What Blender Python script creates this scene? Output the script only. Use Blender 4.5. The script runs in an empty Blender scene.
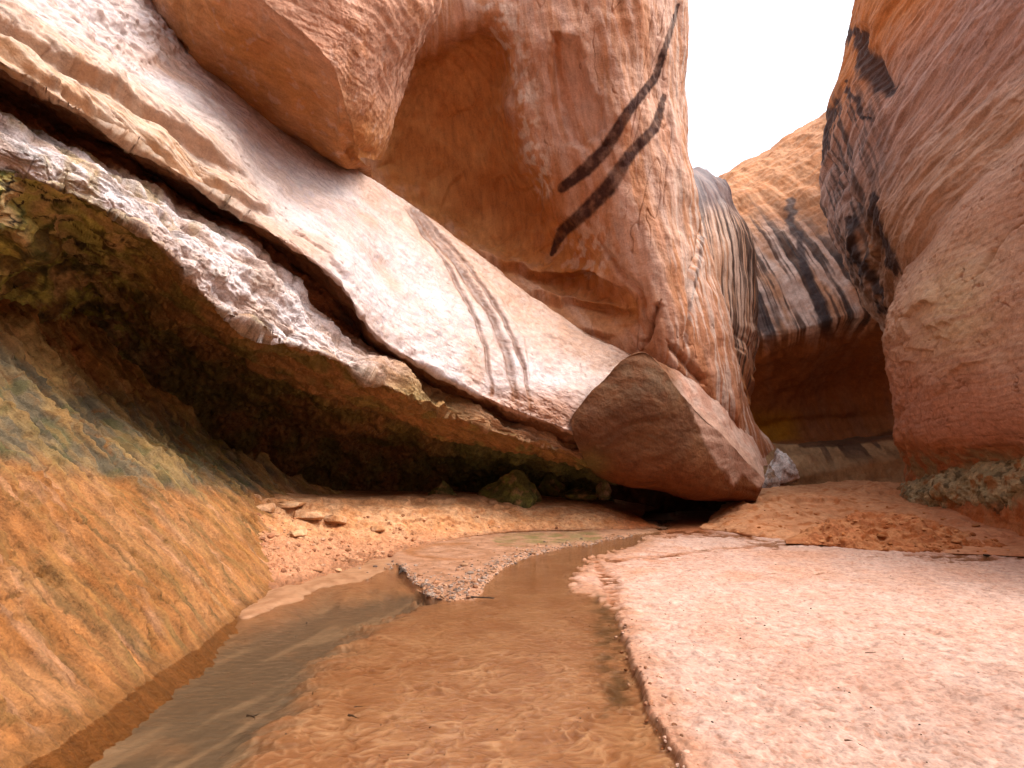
import bpy, math, random
import numpy as np

random.seed(4)
rng = np.random.default_rng(7)
sc = bpy.context.scene
R_ = math.radians

# ------------------------------------------------------------------ camera, light, exposure
F_PX, CAM_H, HORIZON = 560.0, 1.6, 460.0
PITCH = math.atan((HORIZON - 384.0) / F_PX)
cd = bpy.data.cameras.new('camera')
cam = bpy.data.objects.new('camera', cd)
sc.collection.objects.link(cam)
cd.sensor_width = 36.0
cd.lens = 36.0 * F_PX / 1024.0
cd.clip_start = 0.05
cd.clip_end = 2000.0
cam.location = (0, 0, CAM_H)
cam.rotation_euler = (math.pi / 2 + PITCH, 0, 0)
sc.camera = cam

SUN_EL, SUN_AZ = 58.0, 108.0          # azimuth clockwise from +Y (view direction)
w = bpy.data.worlds.new('World')
sc.world = w
w.use_nodes = True
nt = w.node_tree
bg = nt.nodes['Background']
sky = nt.nodes.new('ShaderNodeTexSky')
sky.sky_type = 'NISHITA'
sky.sun_disc = False
sky.sun_elevation = R_(SUN_EL)
sky.sun_rotation = R_(SUN_AZ)
sky.air_density = 1.0
sky.dust_density = 6.0
sky.ozone_density = 1.0
veil = nt.nodes.new('ShaderNodeHueSaturation')      # thin bright cloud: paler and brighter than clear blue
veil.inputs['Saturation'].default_value = 0.35
veil.inputs['Value'].default_value = 2.6
nt.links.new(sky.outputs[0], veil.inputs['Color'])
nt.links.new(veil.outputs[0], bg.inputs[0])
bg.inputs[1].default_value = 0.15
sl = bpy.data.lights.new('sun', 'SUN')
sl.energy = 1.5
sl.angle = R_(22)
sl.color = (1.0, 0.95, 0.88)
so = bpy.data.objects.new('sun', sl)
sc.collection.objects.link(so)
so.rotation_euler = (R_(90 - SUN_EL), 0, R_(180 - SUN_AZ))
so.location = (0, -5, 30)
sc.view_settings.view_transform = 'Standard'
sc.view_settings.look = 'None'
sc.view_settings.gamma = 1.0
sc.view_settings.use_curve_mapping = False
sc.view_settings.exposure = 0.32
sc.render.engine = 'CYCLES'
sc.cycles.max_bounces = 10
sc.cycles.diffuse_bounces = 6
sc.cycles.glossy_bounces = 4
sc.cycles.transparent_max_bounces = 8
sc.cycles.use_denoising = True

# ------------------------------------------------------------------ numeric helpers
cT, sT = math.cos(PITCH), math.sin(PITCH)
FW = np.array([0, cT, sT]); UP = np.array([0, -sT, cT]); RT = np.array([1.0, 0, 0])
CAM = np.array([0, 0, CAM_H])


def W(px, py, d):
    """a point seen at pixel (px, py) at depth d"""
    px = np.asarray(px, float); py = np.asarray(py, float); d = np.asarray(d, float)
    a = (px - 512.0) / F_PX; b = (384.0 - py) / F_PX
    return CAM + d[..., None] * (FW + a[..., None] * RT + b[..., None] * UP)


def Gd(px, py, z=0.0):
    """depth at which pixel row py meets the level z"""
    b = (384.0 - np.asarray(py, float)) / F_PX
    return (z - CAM_H) / (sT + b * cT)


def proj(P):
    Q = P - CAM
    d = Q @ FW
    d = np.where(np.abs(d) < 1e-3, 1e-3, d)
    return 512.0 + F_PX * (Q @ RT) / d, 384.0 - F_PX * (Q @ UP) / d, d


def _hash(ix, iy, iz, seed):
    h = (ix.astype(np.uint32) * np.uint32(374761393) + iy.astype(np.uint32) * np.uint32(668265263)
         + iz.astype(np.uint32) * np.uint32(2147483647 - 92837111) + np.uint32(seed * 1013904223 & 0xffffffff))
    h ^= h >> np.uint32(13)
    h *= np.uint32(1274126177)
    h ^= h >> np.uint32(16)
    h *= np.uint32(2246822519)
    h ^= h >> np.uint32(15)
    return h


_GR = np.array([[1, 1, 0], [-1, 1, 0], [1, -1, 0], [-1, -1, 0], [1, 0, 1], [-1, 0, 1], [1, 0, -1], [-1, 0, -1],
                [0, 1, 1], [0, -1, 1], [0, 1, -1], [0, -1, -1], [1, 1, 0], [-1, 1, 0], [0, -1, 1], [0, -1, -1]], np.float32)


def perlin(p, seed=0):
    p = np.asarray(p, np.float32)
    sh = p.shape[:-1]
    p = p.reshape(-1, 3)
    i = np.floor(p).astype(np.int32)
    f = (p - i).astype(np.float32)
    u = f * f * f * (f * (f * 6 - 15) + 10)
    out = np.zeros(len(p), np.float32)
    for cx in (0, 1):
        wx = u[:, 0] if cx else 1 - u[:, 0]
        for cy in (0, 1):
            wy = u[:, 1] if cy else 1 - u[:, 1]
            for cz in (0, 1):
                wz = u[:, 2] if cz else 1 - u[:, 2]
                g = _GR[_hash(i[:, 0] + cx, i[:, 1] + cy, i[:, 2] + cz, seed) & np.uint32(15)]
                out += wx * wy * wz * (g[:, 0] * (f[:, 0] - cx) + g[:, 1] * (f[:, 1] - cy) + g[:, 2] * (f[:, 2] - cz))
    return out.reshape(sh)


def fbm(P, scale, octaves=4, seed=0, gain=0.5, lac=2.03):
    q = np.asarray(P, np.float32) / np.float32(scale)
    a, s, n = 1.0, 0.0, 0.0
    for k in range(octaves):
        s = s + a * perlin(q, seed + k * 17)
        n += a
        a *= gain
        q = q * np.float32(lac) + np.float32(3.7)
    return s / n * 1.6


def ridged(P, scale, octaves=3, seed=0):
    q = np.asarray(P, np.float32) / np.float32(scale)
    a, s, n = 1.0, 0.0, 0.0
    for k in range(octaves):
        s = s + a * (1 - np.abs(perlin(q, seed + k * 13)) * 2.2)
        n += a
        a *= 0.5
        q = q * np.float32(2.1) + np.float32(1.3)
    return s / n


def axes(d):
    d = np.asarray(d, float); d = d / np.linalg.norm(d)
    a = np.cross(d, [0.31, 0.9, 0.2]); a /= np.linalg.norm(a)
    return d, a, np.cross(d, a)


def stretched(P, direction, across, along):
    """coordinates squeezed so noise turns into streaks that run along DIRECTION"""
    d, a, b = axes(direction)
    return np.stack([P @ d / along, P @ a / across, P @ b / across], -1)


def runs(P, haxis, across, along):
    """coordinates for marks that run down a wall: they change along the horizontal axis and only slowly with height"""
    h = np.asarray(haxis, float); h = h / np.linalg.norm(h)
    return np.stack([P @ h / across, P[..., 2] / along, np.full(P.shape[:-1], 3.3)], -1)


def strata(P, normal, scale, seed=0, octaves=3, warp=0.0, wscale=2.0):
    """-1..1 layered value that changes only along NORMAL (bedding)"""
    n = np.asarray(normal, float); n = n / np.linalg.norm(n)
    s = P @ n
    if warp:
        s = s + warp * fbm(P, wscale, 2, seed + 90)
    q = np.stack([s / scale, np.full_like(s, 0.37 + seed), np.full_like(s, 7.13)], -1)
    return fbm(q, 1.0, octaves, seed)


def sstep(a, b, x):
    t = np.clip((x - a) / (b - a), 0, 1)
    return t * t * (3 - 2 * t)


def poly_dist(px, py, pts):
    """distance to a polyline, the side of it (+ to its right on screen) and the parameter 0..1 along it"""
    pts = np.asarray(pts, float)
    best = np.full(px.shape, 1e9); side = np.zeros(px.shape); par = np.zeros(px.shape)
    n = len(pts) - 1
    for k in range(n):
        ax, ay = pts[k, 0], pts[k, 1]
        bx, by = pts[k + 1, 0] - ax, pts[k + 1, 1] - ay
        L = bx * bx + by * by + 1e-9
        t = np.clip(((px - ax) * bx + (py - ay) * by) / L, 0, 1)
        dx, dy = px - ax - t * bx, py - ay - t * by
        dd = np.hypot(dx, dy)
        m = dd < best
        best = np.where(m, dd, best)
        side = np.where(m, np.sign(bx * dy - by * dx), side)
        par = np.where(m, (k + t) / n, par)
    return best, side, par


def in_poly(px, py, pts):
    pts = np.asarray(pts, float)
    c = np.zeros(px.shape, bool)
    j = len(pts) - 1
    for i in range(len(pts)):
        xi, yi, xj, yj = pts[i, 0], pts[i, 1], pts[j, 0], pts[j, 1]
        if yi != yj:
            c ^= ((yi > py) != (yj > py)) & (px < (xj - xi) * (py - yi) / (yj - yi) + xi)
        j = i
    return c


def sdf_poly(px, py, pts):
    """signed distance to a closed outline, + inside"""
    d = poly_dist(px, py, list(pts) + [pts[0]])[0]
    return np.where(in_poly(px, py, pts), d, -d)


def cr(K, t):
    """Catmull-Rom through control rows K at parameters t"""
    K = np.asarray(K, float)
    n = len(K)
    if n == 2:
        return K[0] + (K[1] - K[0]) * t.reshape((-1,) + (1,) * (K.ndim - 1))
    E = np.concatenate([[2 * K[0] - K[1]], K, [2 * K[-1] - K[-2]]])
    i = np.clip(np.floor(t).astype(int), 0, n - 2)
    f = (t - i).reshape((-1,) + (1,) * (K.ndim - 1))
    p0, p1, p2, p3 = E[i], E[i + 1], E[i + 2], E[i + 3]
    return 0.5 * (2 * p1 + (p2 - p0) * f + (2 * p0 - 5 * p1 + 4 * p2 - p3) * f ** 2 + (3 * p1 - p0 - 3 * p2 + p3) * f ** 3)


def loft(rails, nu, rows, sharp=(), far=1.0):
    """rails: list of rows of (px, py, depth); a surface through them, creased at the rails listed in SHARP"""
    Rl = np.stack([W(*(np.array(r, float) * (1, 1, far)).T) for r in rails])
    N = Rl.shape[1]
    U = np.stack([cr(r, np.linspace(0, N - 1, nu)) for r in Rl])
    if isinstance(rows, int):
        rows = [rows] * (len(rails) - 1)
    cuts = [0] + sorted(sharp) + [len(rails) - 1]
    out = []
    for a, b in zip(cuts[:-1], cuts[1:]):
        t = np.concatenate([np.linspace(k, k + 1, rows[a + k], endpoint=False) for k in range(b - a)])
        out.append(cr(U[a:b + 1], t))
    out.append(U[-1:])
    return np.concatenate(out)


def normals(P):
    du = np.gradient(P, axis=1); dv = np.gradient(P, axis=0)
    n = np.cross(du, dv)
    n /= np.linalg.norm(n, axis=-1, keepdims=True) + 1e-12
    return n


def outward(P, ref=None):
    n = normals(P)
    if ref is None:
        to = CAM - P
        s = np.sum(n * to)
    else:
        s = np.sum(n * np.asarray(ref))
    return n if s > 0 else -n


def mix(a, b, t):
    t = np.asarray(t)[..., None]
    return np.asarray(a) * (1 - t) + np.asarray(b) * t


def blend_points(px, py, samples, power=2.4, soft=18.0):
    """rock colour interpolated between places on the surface whose own colour is known"""
    num = np.zeros(px.shape + (3,)); den = np.zeros(px.shape)
    for x, y, c in samples:
        wgt = 1.0 / (np.hypot(px - x, py - y) + soft) ** power
        num += wgt[..., None] * np.asarray(c)
        den += wgt
    return num / den[..., None]


# ------------------------------------------------------------------ mesh and material helpers
def tag(o, label=None, cat=None, group=None, kind=None):
    if label: o['label'] = label
    if cat: o['category'] = cat
    if group: o['group'] = group
    if kind: o['kind'] = kind
    return o


ALBEDO = .70


def pigment(col, tone=1.0):
    c = np.asarray(col, float)
    g = c.mean(-1, keepdims=True)
    return np.clip((g + (c - g) * 1.36) * ALBEDO * tone, .004, .9)


def grid_obj(name, P, col, rough, mat, flip=False, tone=1.0):
    nv, nu = P.shape[:2]
    org = P.reshape(-1, 3).mean(0)
    org[2] = P[..., 2].min()
    V = (P - org).reshape(-1, 3).astype(np.float32)
    me = bpy.data.meshes.new(name)
    idx = np.arange(nv * nu, dtype=np.int32).reshape(nv, nu)
    q = np.stack([idx[:-1, :-1], idx[:-1, 1:], idx[1:, 1:], idx[1:, :-1]], -1).reshape(-1, 4)
    if flip:
        q = q[:, ::-1]
    me.vertices.add(len(V)); me.vertices.foreach_set('co', V.ravel())
    me.loops.add(q.size); me.loops.foreach_set('vertex_index', np.ascontiguousarray(q).ravel())
    me.polygons.add(len(q)); me.polygons.foreach_set('loop_start', np.arange(0, q.size, 4, dtype=np.int32))
    me.polygons.foreach_set('use_smooth', np.ones(len(q), bool))
    me.update(calc_edges=True)
    ca = me.attributes.new('rock_colour', 'FLOAT_COLOR', 'POINT')
    c4 = np.ones((len(V), 4), np.float32)
    c4[:, :3] = pigment(np.asarray(col).reshape(-1, 3), tone)
    ca.data.foreach_set('color', c4.ravel())
    ra = me.attributes.new('rock_rough', 'FLOAT', 'POINT')
    ra.data.foreach_set('value', np.clip(np.broadcast_to(rough, P.shape[:2]), 0.05, 1).astype(np.float32).ravel())
    me.materials.append(mat)
    o = bpy.data.objects.new(name, me)
    o.location = org
    sc.collection.objects.link(o)
    return o


def rock_material(name, fine=0.05, bump=0.6, dist=0.03, speck=0.35, streak=None, spec=0.35):
    m = bpy.data.materials.new(name)
    m.use_nodes = True
    t = m.node_tree; N = t.nodes; L = t.links
    b = N['Principled BSDF']
    at = N.new('ShaderNodeAttribute'); at.attribute_name = 'rock_colour'
    rg = N.new('ShaderNodeAttribute'); rg.attribute_name = 'rock_rough'
    tc = N.new('ShaderNodeTexCoord')
    src = tc.outputs['Object']
    long = src
    if streak:                                    # grain drawn out along a bedding or flow direction
        dv, ratio = streak
        e = axes(dv)
        cmb = N.new('ShaderNodeCombineXYZ')
        for k in range(3):
            dp = N.new('ShaderNodeVectorMath'); dp.operation = 'DOT_PRODUCT'
            dp.inputs[1].default_value = tuple(e[k] / (ratio if k == 0 else 1.0))
            L.new(src, dp.inputs[0]); L.new(dp.outputs['Value'], cmb.inputs[k])
        long = cmb.outputs[0]
    n1 = N.new('ShaderNodeTexNoise'); n1.inputs['Scale'].default_value = 1 / fine
    n1.inputs['Detail'].default_value = 8; n1.inputs['Roughness'].default_value = 0.68
    L.new(src, n1.inputs['Vector'])
    n2 = N.new('ShaderNodeTexNoise'); n2.inputs['Scale'].default_value = 0.3 / fine
    n2.inputs['Detail'].default_value = 6; n2.inputs['Roughness'].default_value = 0.6
    L.new(long, n2.inputs['Vector'])
    mr = N.new('ShaderNodeMapRange')
    mr.inputs[1].default_value = 0.36; mr.inputs[2].default_value = 0.66
    mr.inputs[3].default_value = 1 - speck * 1.5; mr.inputs[4].default_value = 1 + speck * 1.3
    ad = N.new('ShaderNodeMath'); ad.operation = 'ADD'
    h1 = N.new('ShaderNodeMath'); h1.operation = 'MULTIPLY'; h1.inputs[1].default_value = 0.45
    h2 = N.new('ShaderNodeMath'); h2.operation = 'MULTIPLY'; h2.inputs[1].default_value = 0.55
    L.new(n1.outputs[0], h1.inputs[0]); L.new(n2.outputs[0], h2.inputs[0])
    L.new(h1.outputs[0], ad.inputs[0]); L.new(h2.outputs[0], ad.inputs[1])
    L.new(ad.outputs[0], mr.inputs[0])
    mx = N.new('ShaderNodeVectorMath'); mx.operation = 'MULTIPLY'
    L.new(at.outputs['Color'], mx.inputs[0]); L.new(mr.outputs[0], mx.inputs[1])
    L.new(mx.outputs[0], b.inputs['Base Color'])
    L.new(rg.outputs['Fac'], b.inputs['Roughness'])
    b.inputs['Specular IOR Level'].default_value = spec * .45
    bp = N.new('ShaderNodeBump'); bp.inputs['Strength'].default_value = bump
    bp.inputs['Distance'].default_value = dist * 1.9
    bp.inputs['Strength'].default_value = min(1.0, bump * 1.5)
    L.new(ad.outputs[0], bp.inputs['Height'])
    L.new(bp.outputs[0], b.inputs['Normal'])
    return m


# rock and earth colours (linear albedo)
ORANGE = np.array((.52, .25, .125)); RED = np.array((.40, .165, .085)); DEEP = np.array((.30, .115, .06))
PINK = np.array((.56, .33, .24)); WHITE = np.array((.66, .56, .52)); LILAC = np.array((.56, .46, .46))
TAN = np.array((.50, .34, .19)); MOSS = np.array((.12, .14, .05)); VARN = np.array((.035, .028, .030))
GREY = np.array((.23, .18, .13)); GGREY = np.array((.21, .20, .13)); OCHRE = np.array((.46, .28, .11))
UMBER = np.array((.16, .085, .045))


def terr(x, k, soft=.12):
    """value broken into flat plates with sharp steps between them"""
    q = x * k
    f = np.floor(q)
    return (f + sstep(.5 - soft, .5 + soft, q - f)) / k


def cracks(P, direction, across, along, seed, width=.05, keep=.0):
    """thin broken fracture lines, 0..1"""
    q = stretched(P, direction, across, along)
    q = q + .35 * np.stack([perlin(q * 2.3, seed + 1), perlin(q * 2.3 + 9, seed + 2), perlin(q * 2.3 + 17, seed + 3)], -1)
    line = 1 - sstep(width * .3, width, np.abs(perlin(q, seed)))
    return line * sstep(keep, keep + .12, perlin(q * .7 + 5, seed + 4))


def common(P, big=0.22, mid=0.06, small=0.014, seed=0, s_big=2.6, s_mid=0.6, s_small=0.13):
    return (big * fbm(P, s_big, 3, seed) + mid * fbm(P, s_mid, 3, seed + 5) + small * fbm(P, s_small, 3, seed + 9))


def carve(px, py, pts, width, depth, jitter=None):
    x, y = (px, py) if jitter is None else (px + jitter[0], py + jitter[1])
    d, s, t = poly_dist(x, y, pts)
    taper = np.clip(np.minimum(t, 1 - t) * 8, 0.25, 1)
    return -depth * taper * np.exp(-(d / (width * taper)) ** 2)


def ledge(px, py, pts, amp, soft=1.5, fade=40.0, jitter=None):
    """surface stands AMP proud on the left (upper/left on screen when drawn left to right) side and fades away from the edge"""
    x, y = (px, py) if jitter is None else (px + jitter[0], py + jitter[1])
    d, s, t = poly_dist(x, y, pts)
    sd = -d * s
    ends = sstep(0, 0.22, t) * sstep(0, 0.22, 1 - t)
    return amp * ends * sstep(-soft, soft, sd) * np.exp(-np.maximum(sd, 0) / fade)


def mark(px, py, pts, width, soft=0.4, jitter=None):
    """stain along a line, 0..1; WIDTH is one number or one per point"""
    x, y = (px, py) if jitter is None else (px + jitter[0], py + jitter[1])
    d, s, t = poly_dist(x, y, pts)
    wd = np.interp(t, np.linspace(0, 1, len(pts)), width) if np.ndim(width) else width
    return 1 - sstep(wd * (1 - soft), wd * (1 + soft), d)


def jit(P, scale, amp, seed):
    return amp * fbm(P, scale, 3, seed), amp * fbm(P, scale, 3, seed + 31)


exec_order = []
# ================================================================== THE SETTING: floor, stream, banks
WATER_Z = -0.012

STREAM_R = [(660, 531), (640, 542), (612, 551), (590, 560), (577, 573), (574, 592), (606, 597), (618, 610), (624, 640), (632, 668), (641, 698), (660, 735), (684, 775), (730, 850), (800, 1000)]
MUD_BAR = [(380, 548), (398, 566), (408, 580), (428, 599), (455, 601), (476, 600), (482, 590), (498, 572), (525, 558), (560, 549), (600, 543), (640, 535), (668, 528), (640, 515), (500, 518), (400, 530)]


def make_floor():
    pys = np.concatenate([np.geomspace(4000, 830, 40)[:-1], np.linspace(830, 500, 470), np.linspace(499.5, 474, 40)])
    pxs = np.linspace(-260, 1340, 900)
    PX, PY = np.meshgrid(pxs, pys)
    d = Gd(PX, PY)
    P = W(PX, PY, d)
    j = jit(P, 0.5, 5.0, 3)
    qx, qy = PX + j[0], PY + j[1] * 0.6
    # sand flat on the right of the stream
    flat = STREAM_R + [(3000, 1000), (3000, 490), (700, 490)]
    fine = fbm(P, 0.12, 3, 41)
    finger = fbm(stretched(P, (1, .1, 0), .05, .5), 1, 3, 44)
    sd_flat = sdf_poly(qx + 3 * fine + 16 * finger * sstep(660, 600, PY), qy + 2 * fine, flat)
    sd_bar = sdf_poly(qx, qy, MUD_BAR)
    scale = np.clip((PY - 460) / 120.0, 0.25, 3)          # pixels grow with nearness
    near = np.clip((PY - 560) / 150.0, 0, 1)
    hf = sstep(-1.0, 2.2, sd_flat / scale * 0.9)
    z = np.full(PX.shape, -0.045)
    # stream bed deeper by the apron on the left
    deep = mark(PX, PY, [(60, 1000), (105, 800), (160, 745), (230, 685), (305, 630), (372, 601), (422, 594)], [170, 100, 76, 56, 32, 14, 6], 0.5, (j[0] * 2 + 30 * fbm(stretched(P, (1, .35, 0), .07, .5), 1, 3, 6), j[1] * 2))
    z -= 0.10 * deep
    z += 0.020 * fbm(P, 0.9, 3, 8)
    z += (0.010 + 0.024 * near) * hf - z * hf
    dim = fbm(P, .15, 3, 14)
    pit = fbm(P, .05, 3, 15)
    z += hf * (0.016 * fbm(P, 0.8, 3, 12) - .016 * sstep(.2, .5, fbm(P, .45, 2, 11)) + 0.014 * dim + 0.008 * pit - .010 * sstep(.35, .6, fbm(P, .07, 3, 13)))
    # crumbling cut edge
    z += hf * 0.012 * near * np.exp(-np.maximum(sd_flat, 0) / 10.0) * (fbm(P, 0.05, 3, 16))
    # mud bar
    hb = sstep(-1.5, 3.0, sd_bar)
    z = z * (1 - hb) + hb * (0.022 + 0.012 * fbm(P, 0.35, 3, 18) + 0.005 * fbm(P, 0.06, 2, 19))
    algae_pool = mark(PX, PY, [(500, 541), (540, 538), (595, 537)], [4, 6, 4], 0.9, (j[0] * 2.5, j[1] * .8))
    z -= 0.018 * algae_pool * hb
    crack = carve(PX, PY, [(392, 562), (402, 574), (412, 584), (430, 592)], 3.0, 0.06)
    z += crack
    shelf = mark(PX, PY, [(250, 612), (290, 592), (335, 578), (375, 566), (408, 552)], [10, 13, 12, 9, 6], .95, (j[0] * 1.6, j[1] * 1.2)) * (1 - hb)
    z = z * (1 - shelf) + shelf * (.012 + .015 * fbm(P, .25, 4, 10))
    # little side channels on the flat
    ch = np.zeros(PX.shape)
    for pts, wd, dp in [([(596, 563), (604, 575), (612, 590), (613, 602)], [3, 8, 9, 6], 0.022), ([(616, 561), (660, 557), (715, 550), (770, 545)], 1.6, 0.014),
                        ([(655, 533), (700, 534), (745, 538), (776, 547)], 3.2, 0.03), ([(765, 541), (850, 546), (940, 552), (1100, 556)], 1.5, 0.03),
                        ([(905, 556), (960, 557), (1040, 558), (1160, 560)], [2, 3.2, 3.2, 3], 0.028)]:
        m = mark(PX, PY, pts, wd, 0.6, (j[0] * 0.6, j[1] * 0.35))
        m = m * sstep(-.45, .05, fbm(stretched(P, (1, .1, 0), .05, .4), 1, 3, 27))
        ch = np.maximum(ch, m)
        z -= dp * m * hf
    # ripples on the bed, roughly across the flow
    inw = (1 - hf) * (1 - hb)
    warp = 0.10 * fbm(P, 0.45, 3, 22)
    wx = P[..., 0] + .12 * fbm(P, .35, 2, 22); wy = P[..., 1] + .08 * fbm(P, .3, 2, 23) - .15 * P[..., 0]
    rip = 1 - 3.2 * np.abs(perlin(np.stack([wx / .075, wy / .055, np.full(wx.shape, .5)], -1), 24))
    rip += .45 * (1 - 3.2 * np.abs(perlin(np.stack([wx / .21, wy / .16, np.full(wx.shape, 4.5)], -1), 25)))
    amp = 0.5 + 0.9 * np.clip(fbm(P, 0.35, 2, 26) + 0.35, 0, 1)
    z += inw * (1 - 0.75 * deep) * 0.0095 * rip * amp * np.clip(1.9 - P[..., 1] / 4.8, 0.05, 1)
    P2 = P.copy(); P2[..., 2] = z
    # colours
    bed = mix((.33, .195, .13), (.40, .26, .18), sstep(-.5, .6, fbm(P, 0.5, 3, 30)))
    bed = mix(bed, (.60, .44, .33), .75 * np.clip(1.7 - P[..., 1] / 4.8, 0, 1) * sstep(.5, 1.3, rip) * amp * inw)  # water highlights painted on the ripple crests
    bed = mix(bed, (.22, .11, .06), 0.6 * np.clip(1.7 - P[..., 1] / 4.8, 0, 1) * sstep(-0.2, 0.8, -rip) * amp * inw)  # shadow lines painted into the ripple troughs
    bed = mix(bed, mix((.17, .14, .115), (.30, .24, .19), sstep(.0, .45, fbm(stretched(P, (.25, 1, 0), .2, 1.2), 1, 3, 33))), np.clip(deep * (1.15 + .7 * fbm(P, .35, 4, 29)), 0, 1))
    refl_strip = mark(PX, PY, [(604, 590), (606, 620), (610, 650), (612, 690), (604, 705)], [9, 11, 13, 12, 4], 0.9, (j[0] * 2.2, j[1]))
    bed = mix(bed, (.09, .065, .04), refl_strip * 0.85 * sstep(-.5, .3, fbm(P, .25, 3, 40)))  # dark reflection strip in the stream, painted into the bed colour
    sand = mix((.52, .36, .295), (.585, .43, .365), sstep(-.6, .6, fbm(P, .35, 4, 34)))
    sand = mix(sand, (.42, .25, .185), 0.45 * sstep(.25, .55, fbm(P, .09, 4, 36)))
    sand = mix(sand, (.50, .26, .16), 0.5 * sstep(.1, .5, fbm(P, 1.8, 3, 37)) * sstep(640, 520, PY))
    sand = mix(sand, (.48, .275, .205), .3 * sstep(-.1, .5, fbm(P, 1.5, 4, 9)))
    damp = sstep(26, 2, sd_flat / np.clip(scale, .5, 2) + 14 * fbm(P, .3, 3, 39))
    sand = mix(sand, (.40, .21, .13), damp * .6)
    sand = mix(sand, (.13, .055, .03), sstep(4.5, 1.0, sd_flat + 2 * fine) * sstep(.15, .6, near) * .9)  # shade and wetness of the cut face, put into the sand colour
    sand = mix(sand, (.24, .10, .055), ch * 0.8)
    sand = mix(sand, (.40, .20, .14), .5 * sstep(.15, .5, -pit) * sstep(520, 560, PY))
    sand = mix(sand, (.28, .12, .07), sstep(537, 530, PY) * sstep(740, 700, PX))
    sand = mix(sand, (.38, .19, .12), .7 * np.exp(-(((PX - 640) / 60) ** 2 + ((PY - 560) / 16) ** 2)) * sstep(-.1, .3, finger))
    barc = mix((.32, .18, .12), (.43, .26, .185), sstep(-.4, .4, fbm(P, 0.3, 3, 38)))
    barc = mix(barc, (.14, .14, .06), algae_pool * 0.65 * sstep(-.5, .2, fbm(P, .3, 3, 28)))
    ringd = np.abs(np.hypot((PX - 465) / 55.0, (PY - 553) / 8.0) - 1)
    barc = mix(barc, (.30, .14, .075), np.exp(-(ringd / 0.13) ** 2) * 0.7 * (PX < 470))
    bed = mix(bed, mix((.30, .17, .11), (.40, .24, .16), sstep(-.3, .3, fbm(P, .2, 3, 7))), shelf)
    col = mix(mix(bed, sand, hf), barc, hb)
    rough = 0.55 + 0.3 * hf - .3 * damp * hf - 0.25 * np.exp(-(np.maximum(sd_flat, 0) / 6) ** 2) * hf
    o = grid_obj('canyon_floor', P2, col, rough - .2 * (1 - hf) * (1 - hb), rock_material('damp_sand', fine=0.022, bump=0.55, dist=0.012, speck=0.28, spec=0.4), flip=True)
    o.data.materials.append(rock_material('stream_sand', fine=0.02, bump=0.2, dist=0.006, speck=0.10, spec=0.4))
    wetm = ((hf + hb) < .5)
    o.data.polygons.foreach_set('material_index', wetm[:-1, :-1].astype(np.int32).ravel())
    tag(o, 'pinkish sand flat and rippled orange stream bed on the canyon floor', kind='structure')


make_floor()


def simple_mat(name, col, rough=0.8, bump=0.4, scale=20, spec=0.3, var=0.3):
    m = bpy.data.materials.new(name); m.use_nodes = True
    t = m.node_tree; N = t.nodes; L = t.links
    b = N['Principled BSDF']
    tc = N.new('ShaderNodeTexCoord')
    n = N.new('ShaderNodeTexNoise'); n.inputs['Scale'].default_value = scale; n.inputs['Detail'].default_value = 6
    L.new(tc.outputs['Object'], n.inputs['Vector'])
    r = N.new('ShaderNodeValToRGB')
    r.color_ramp.elements[0].position = 0.3; r.color_ramp.elements[1].position = 0.7
    c = np.array(col)
    r.color_ramp.elements[0].color = (*(c * (1 - var)), 1); r.color_ramp.elements[1].color = (*np.minimum(c * (1 + var), .9), 1)
    L.new(n.outputs[0], r.inputs[0]); L.new(r.outputs[0], b.inputs['Base Color'])
    b.inputs['Roughness'].default_value = rough
    b.inputs['Specular IOR Level'].default_value = spec
    bp = N.new('ShaderNodeBump'); bp.inputs['Strength'].default_value = bump; bp.inputs['Distance'].default_value = 0.02
    L.new(n.outputs[0], bp.inputs['Height']); L.new(bp.outputs[0], b.inputs['Normal'])
    return m


def make_ground():
    me = bpy.data.meshes.new('ground')
    s = 150.0
    me.from_pydata([(-s, -s, -.4), (s, -s, -.4), (s, s, -.4), (-s, s, -.4)], [], [(0, 1, 2, 3)])
    me.materials.append(simple_mat('red_earth', (.42, .21, .12), 0.9, 0.4, 3))
    o = bpy.data.objects.new('ground', me); sc.collection.objects.link(o)
    tag(o, kind='structure')


make_ground()


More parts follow.
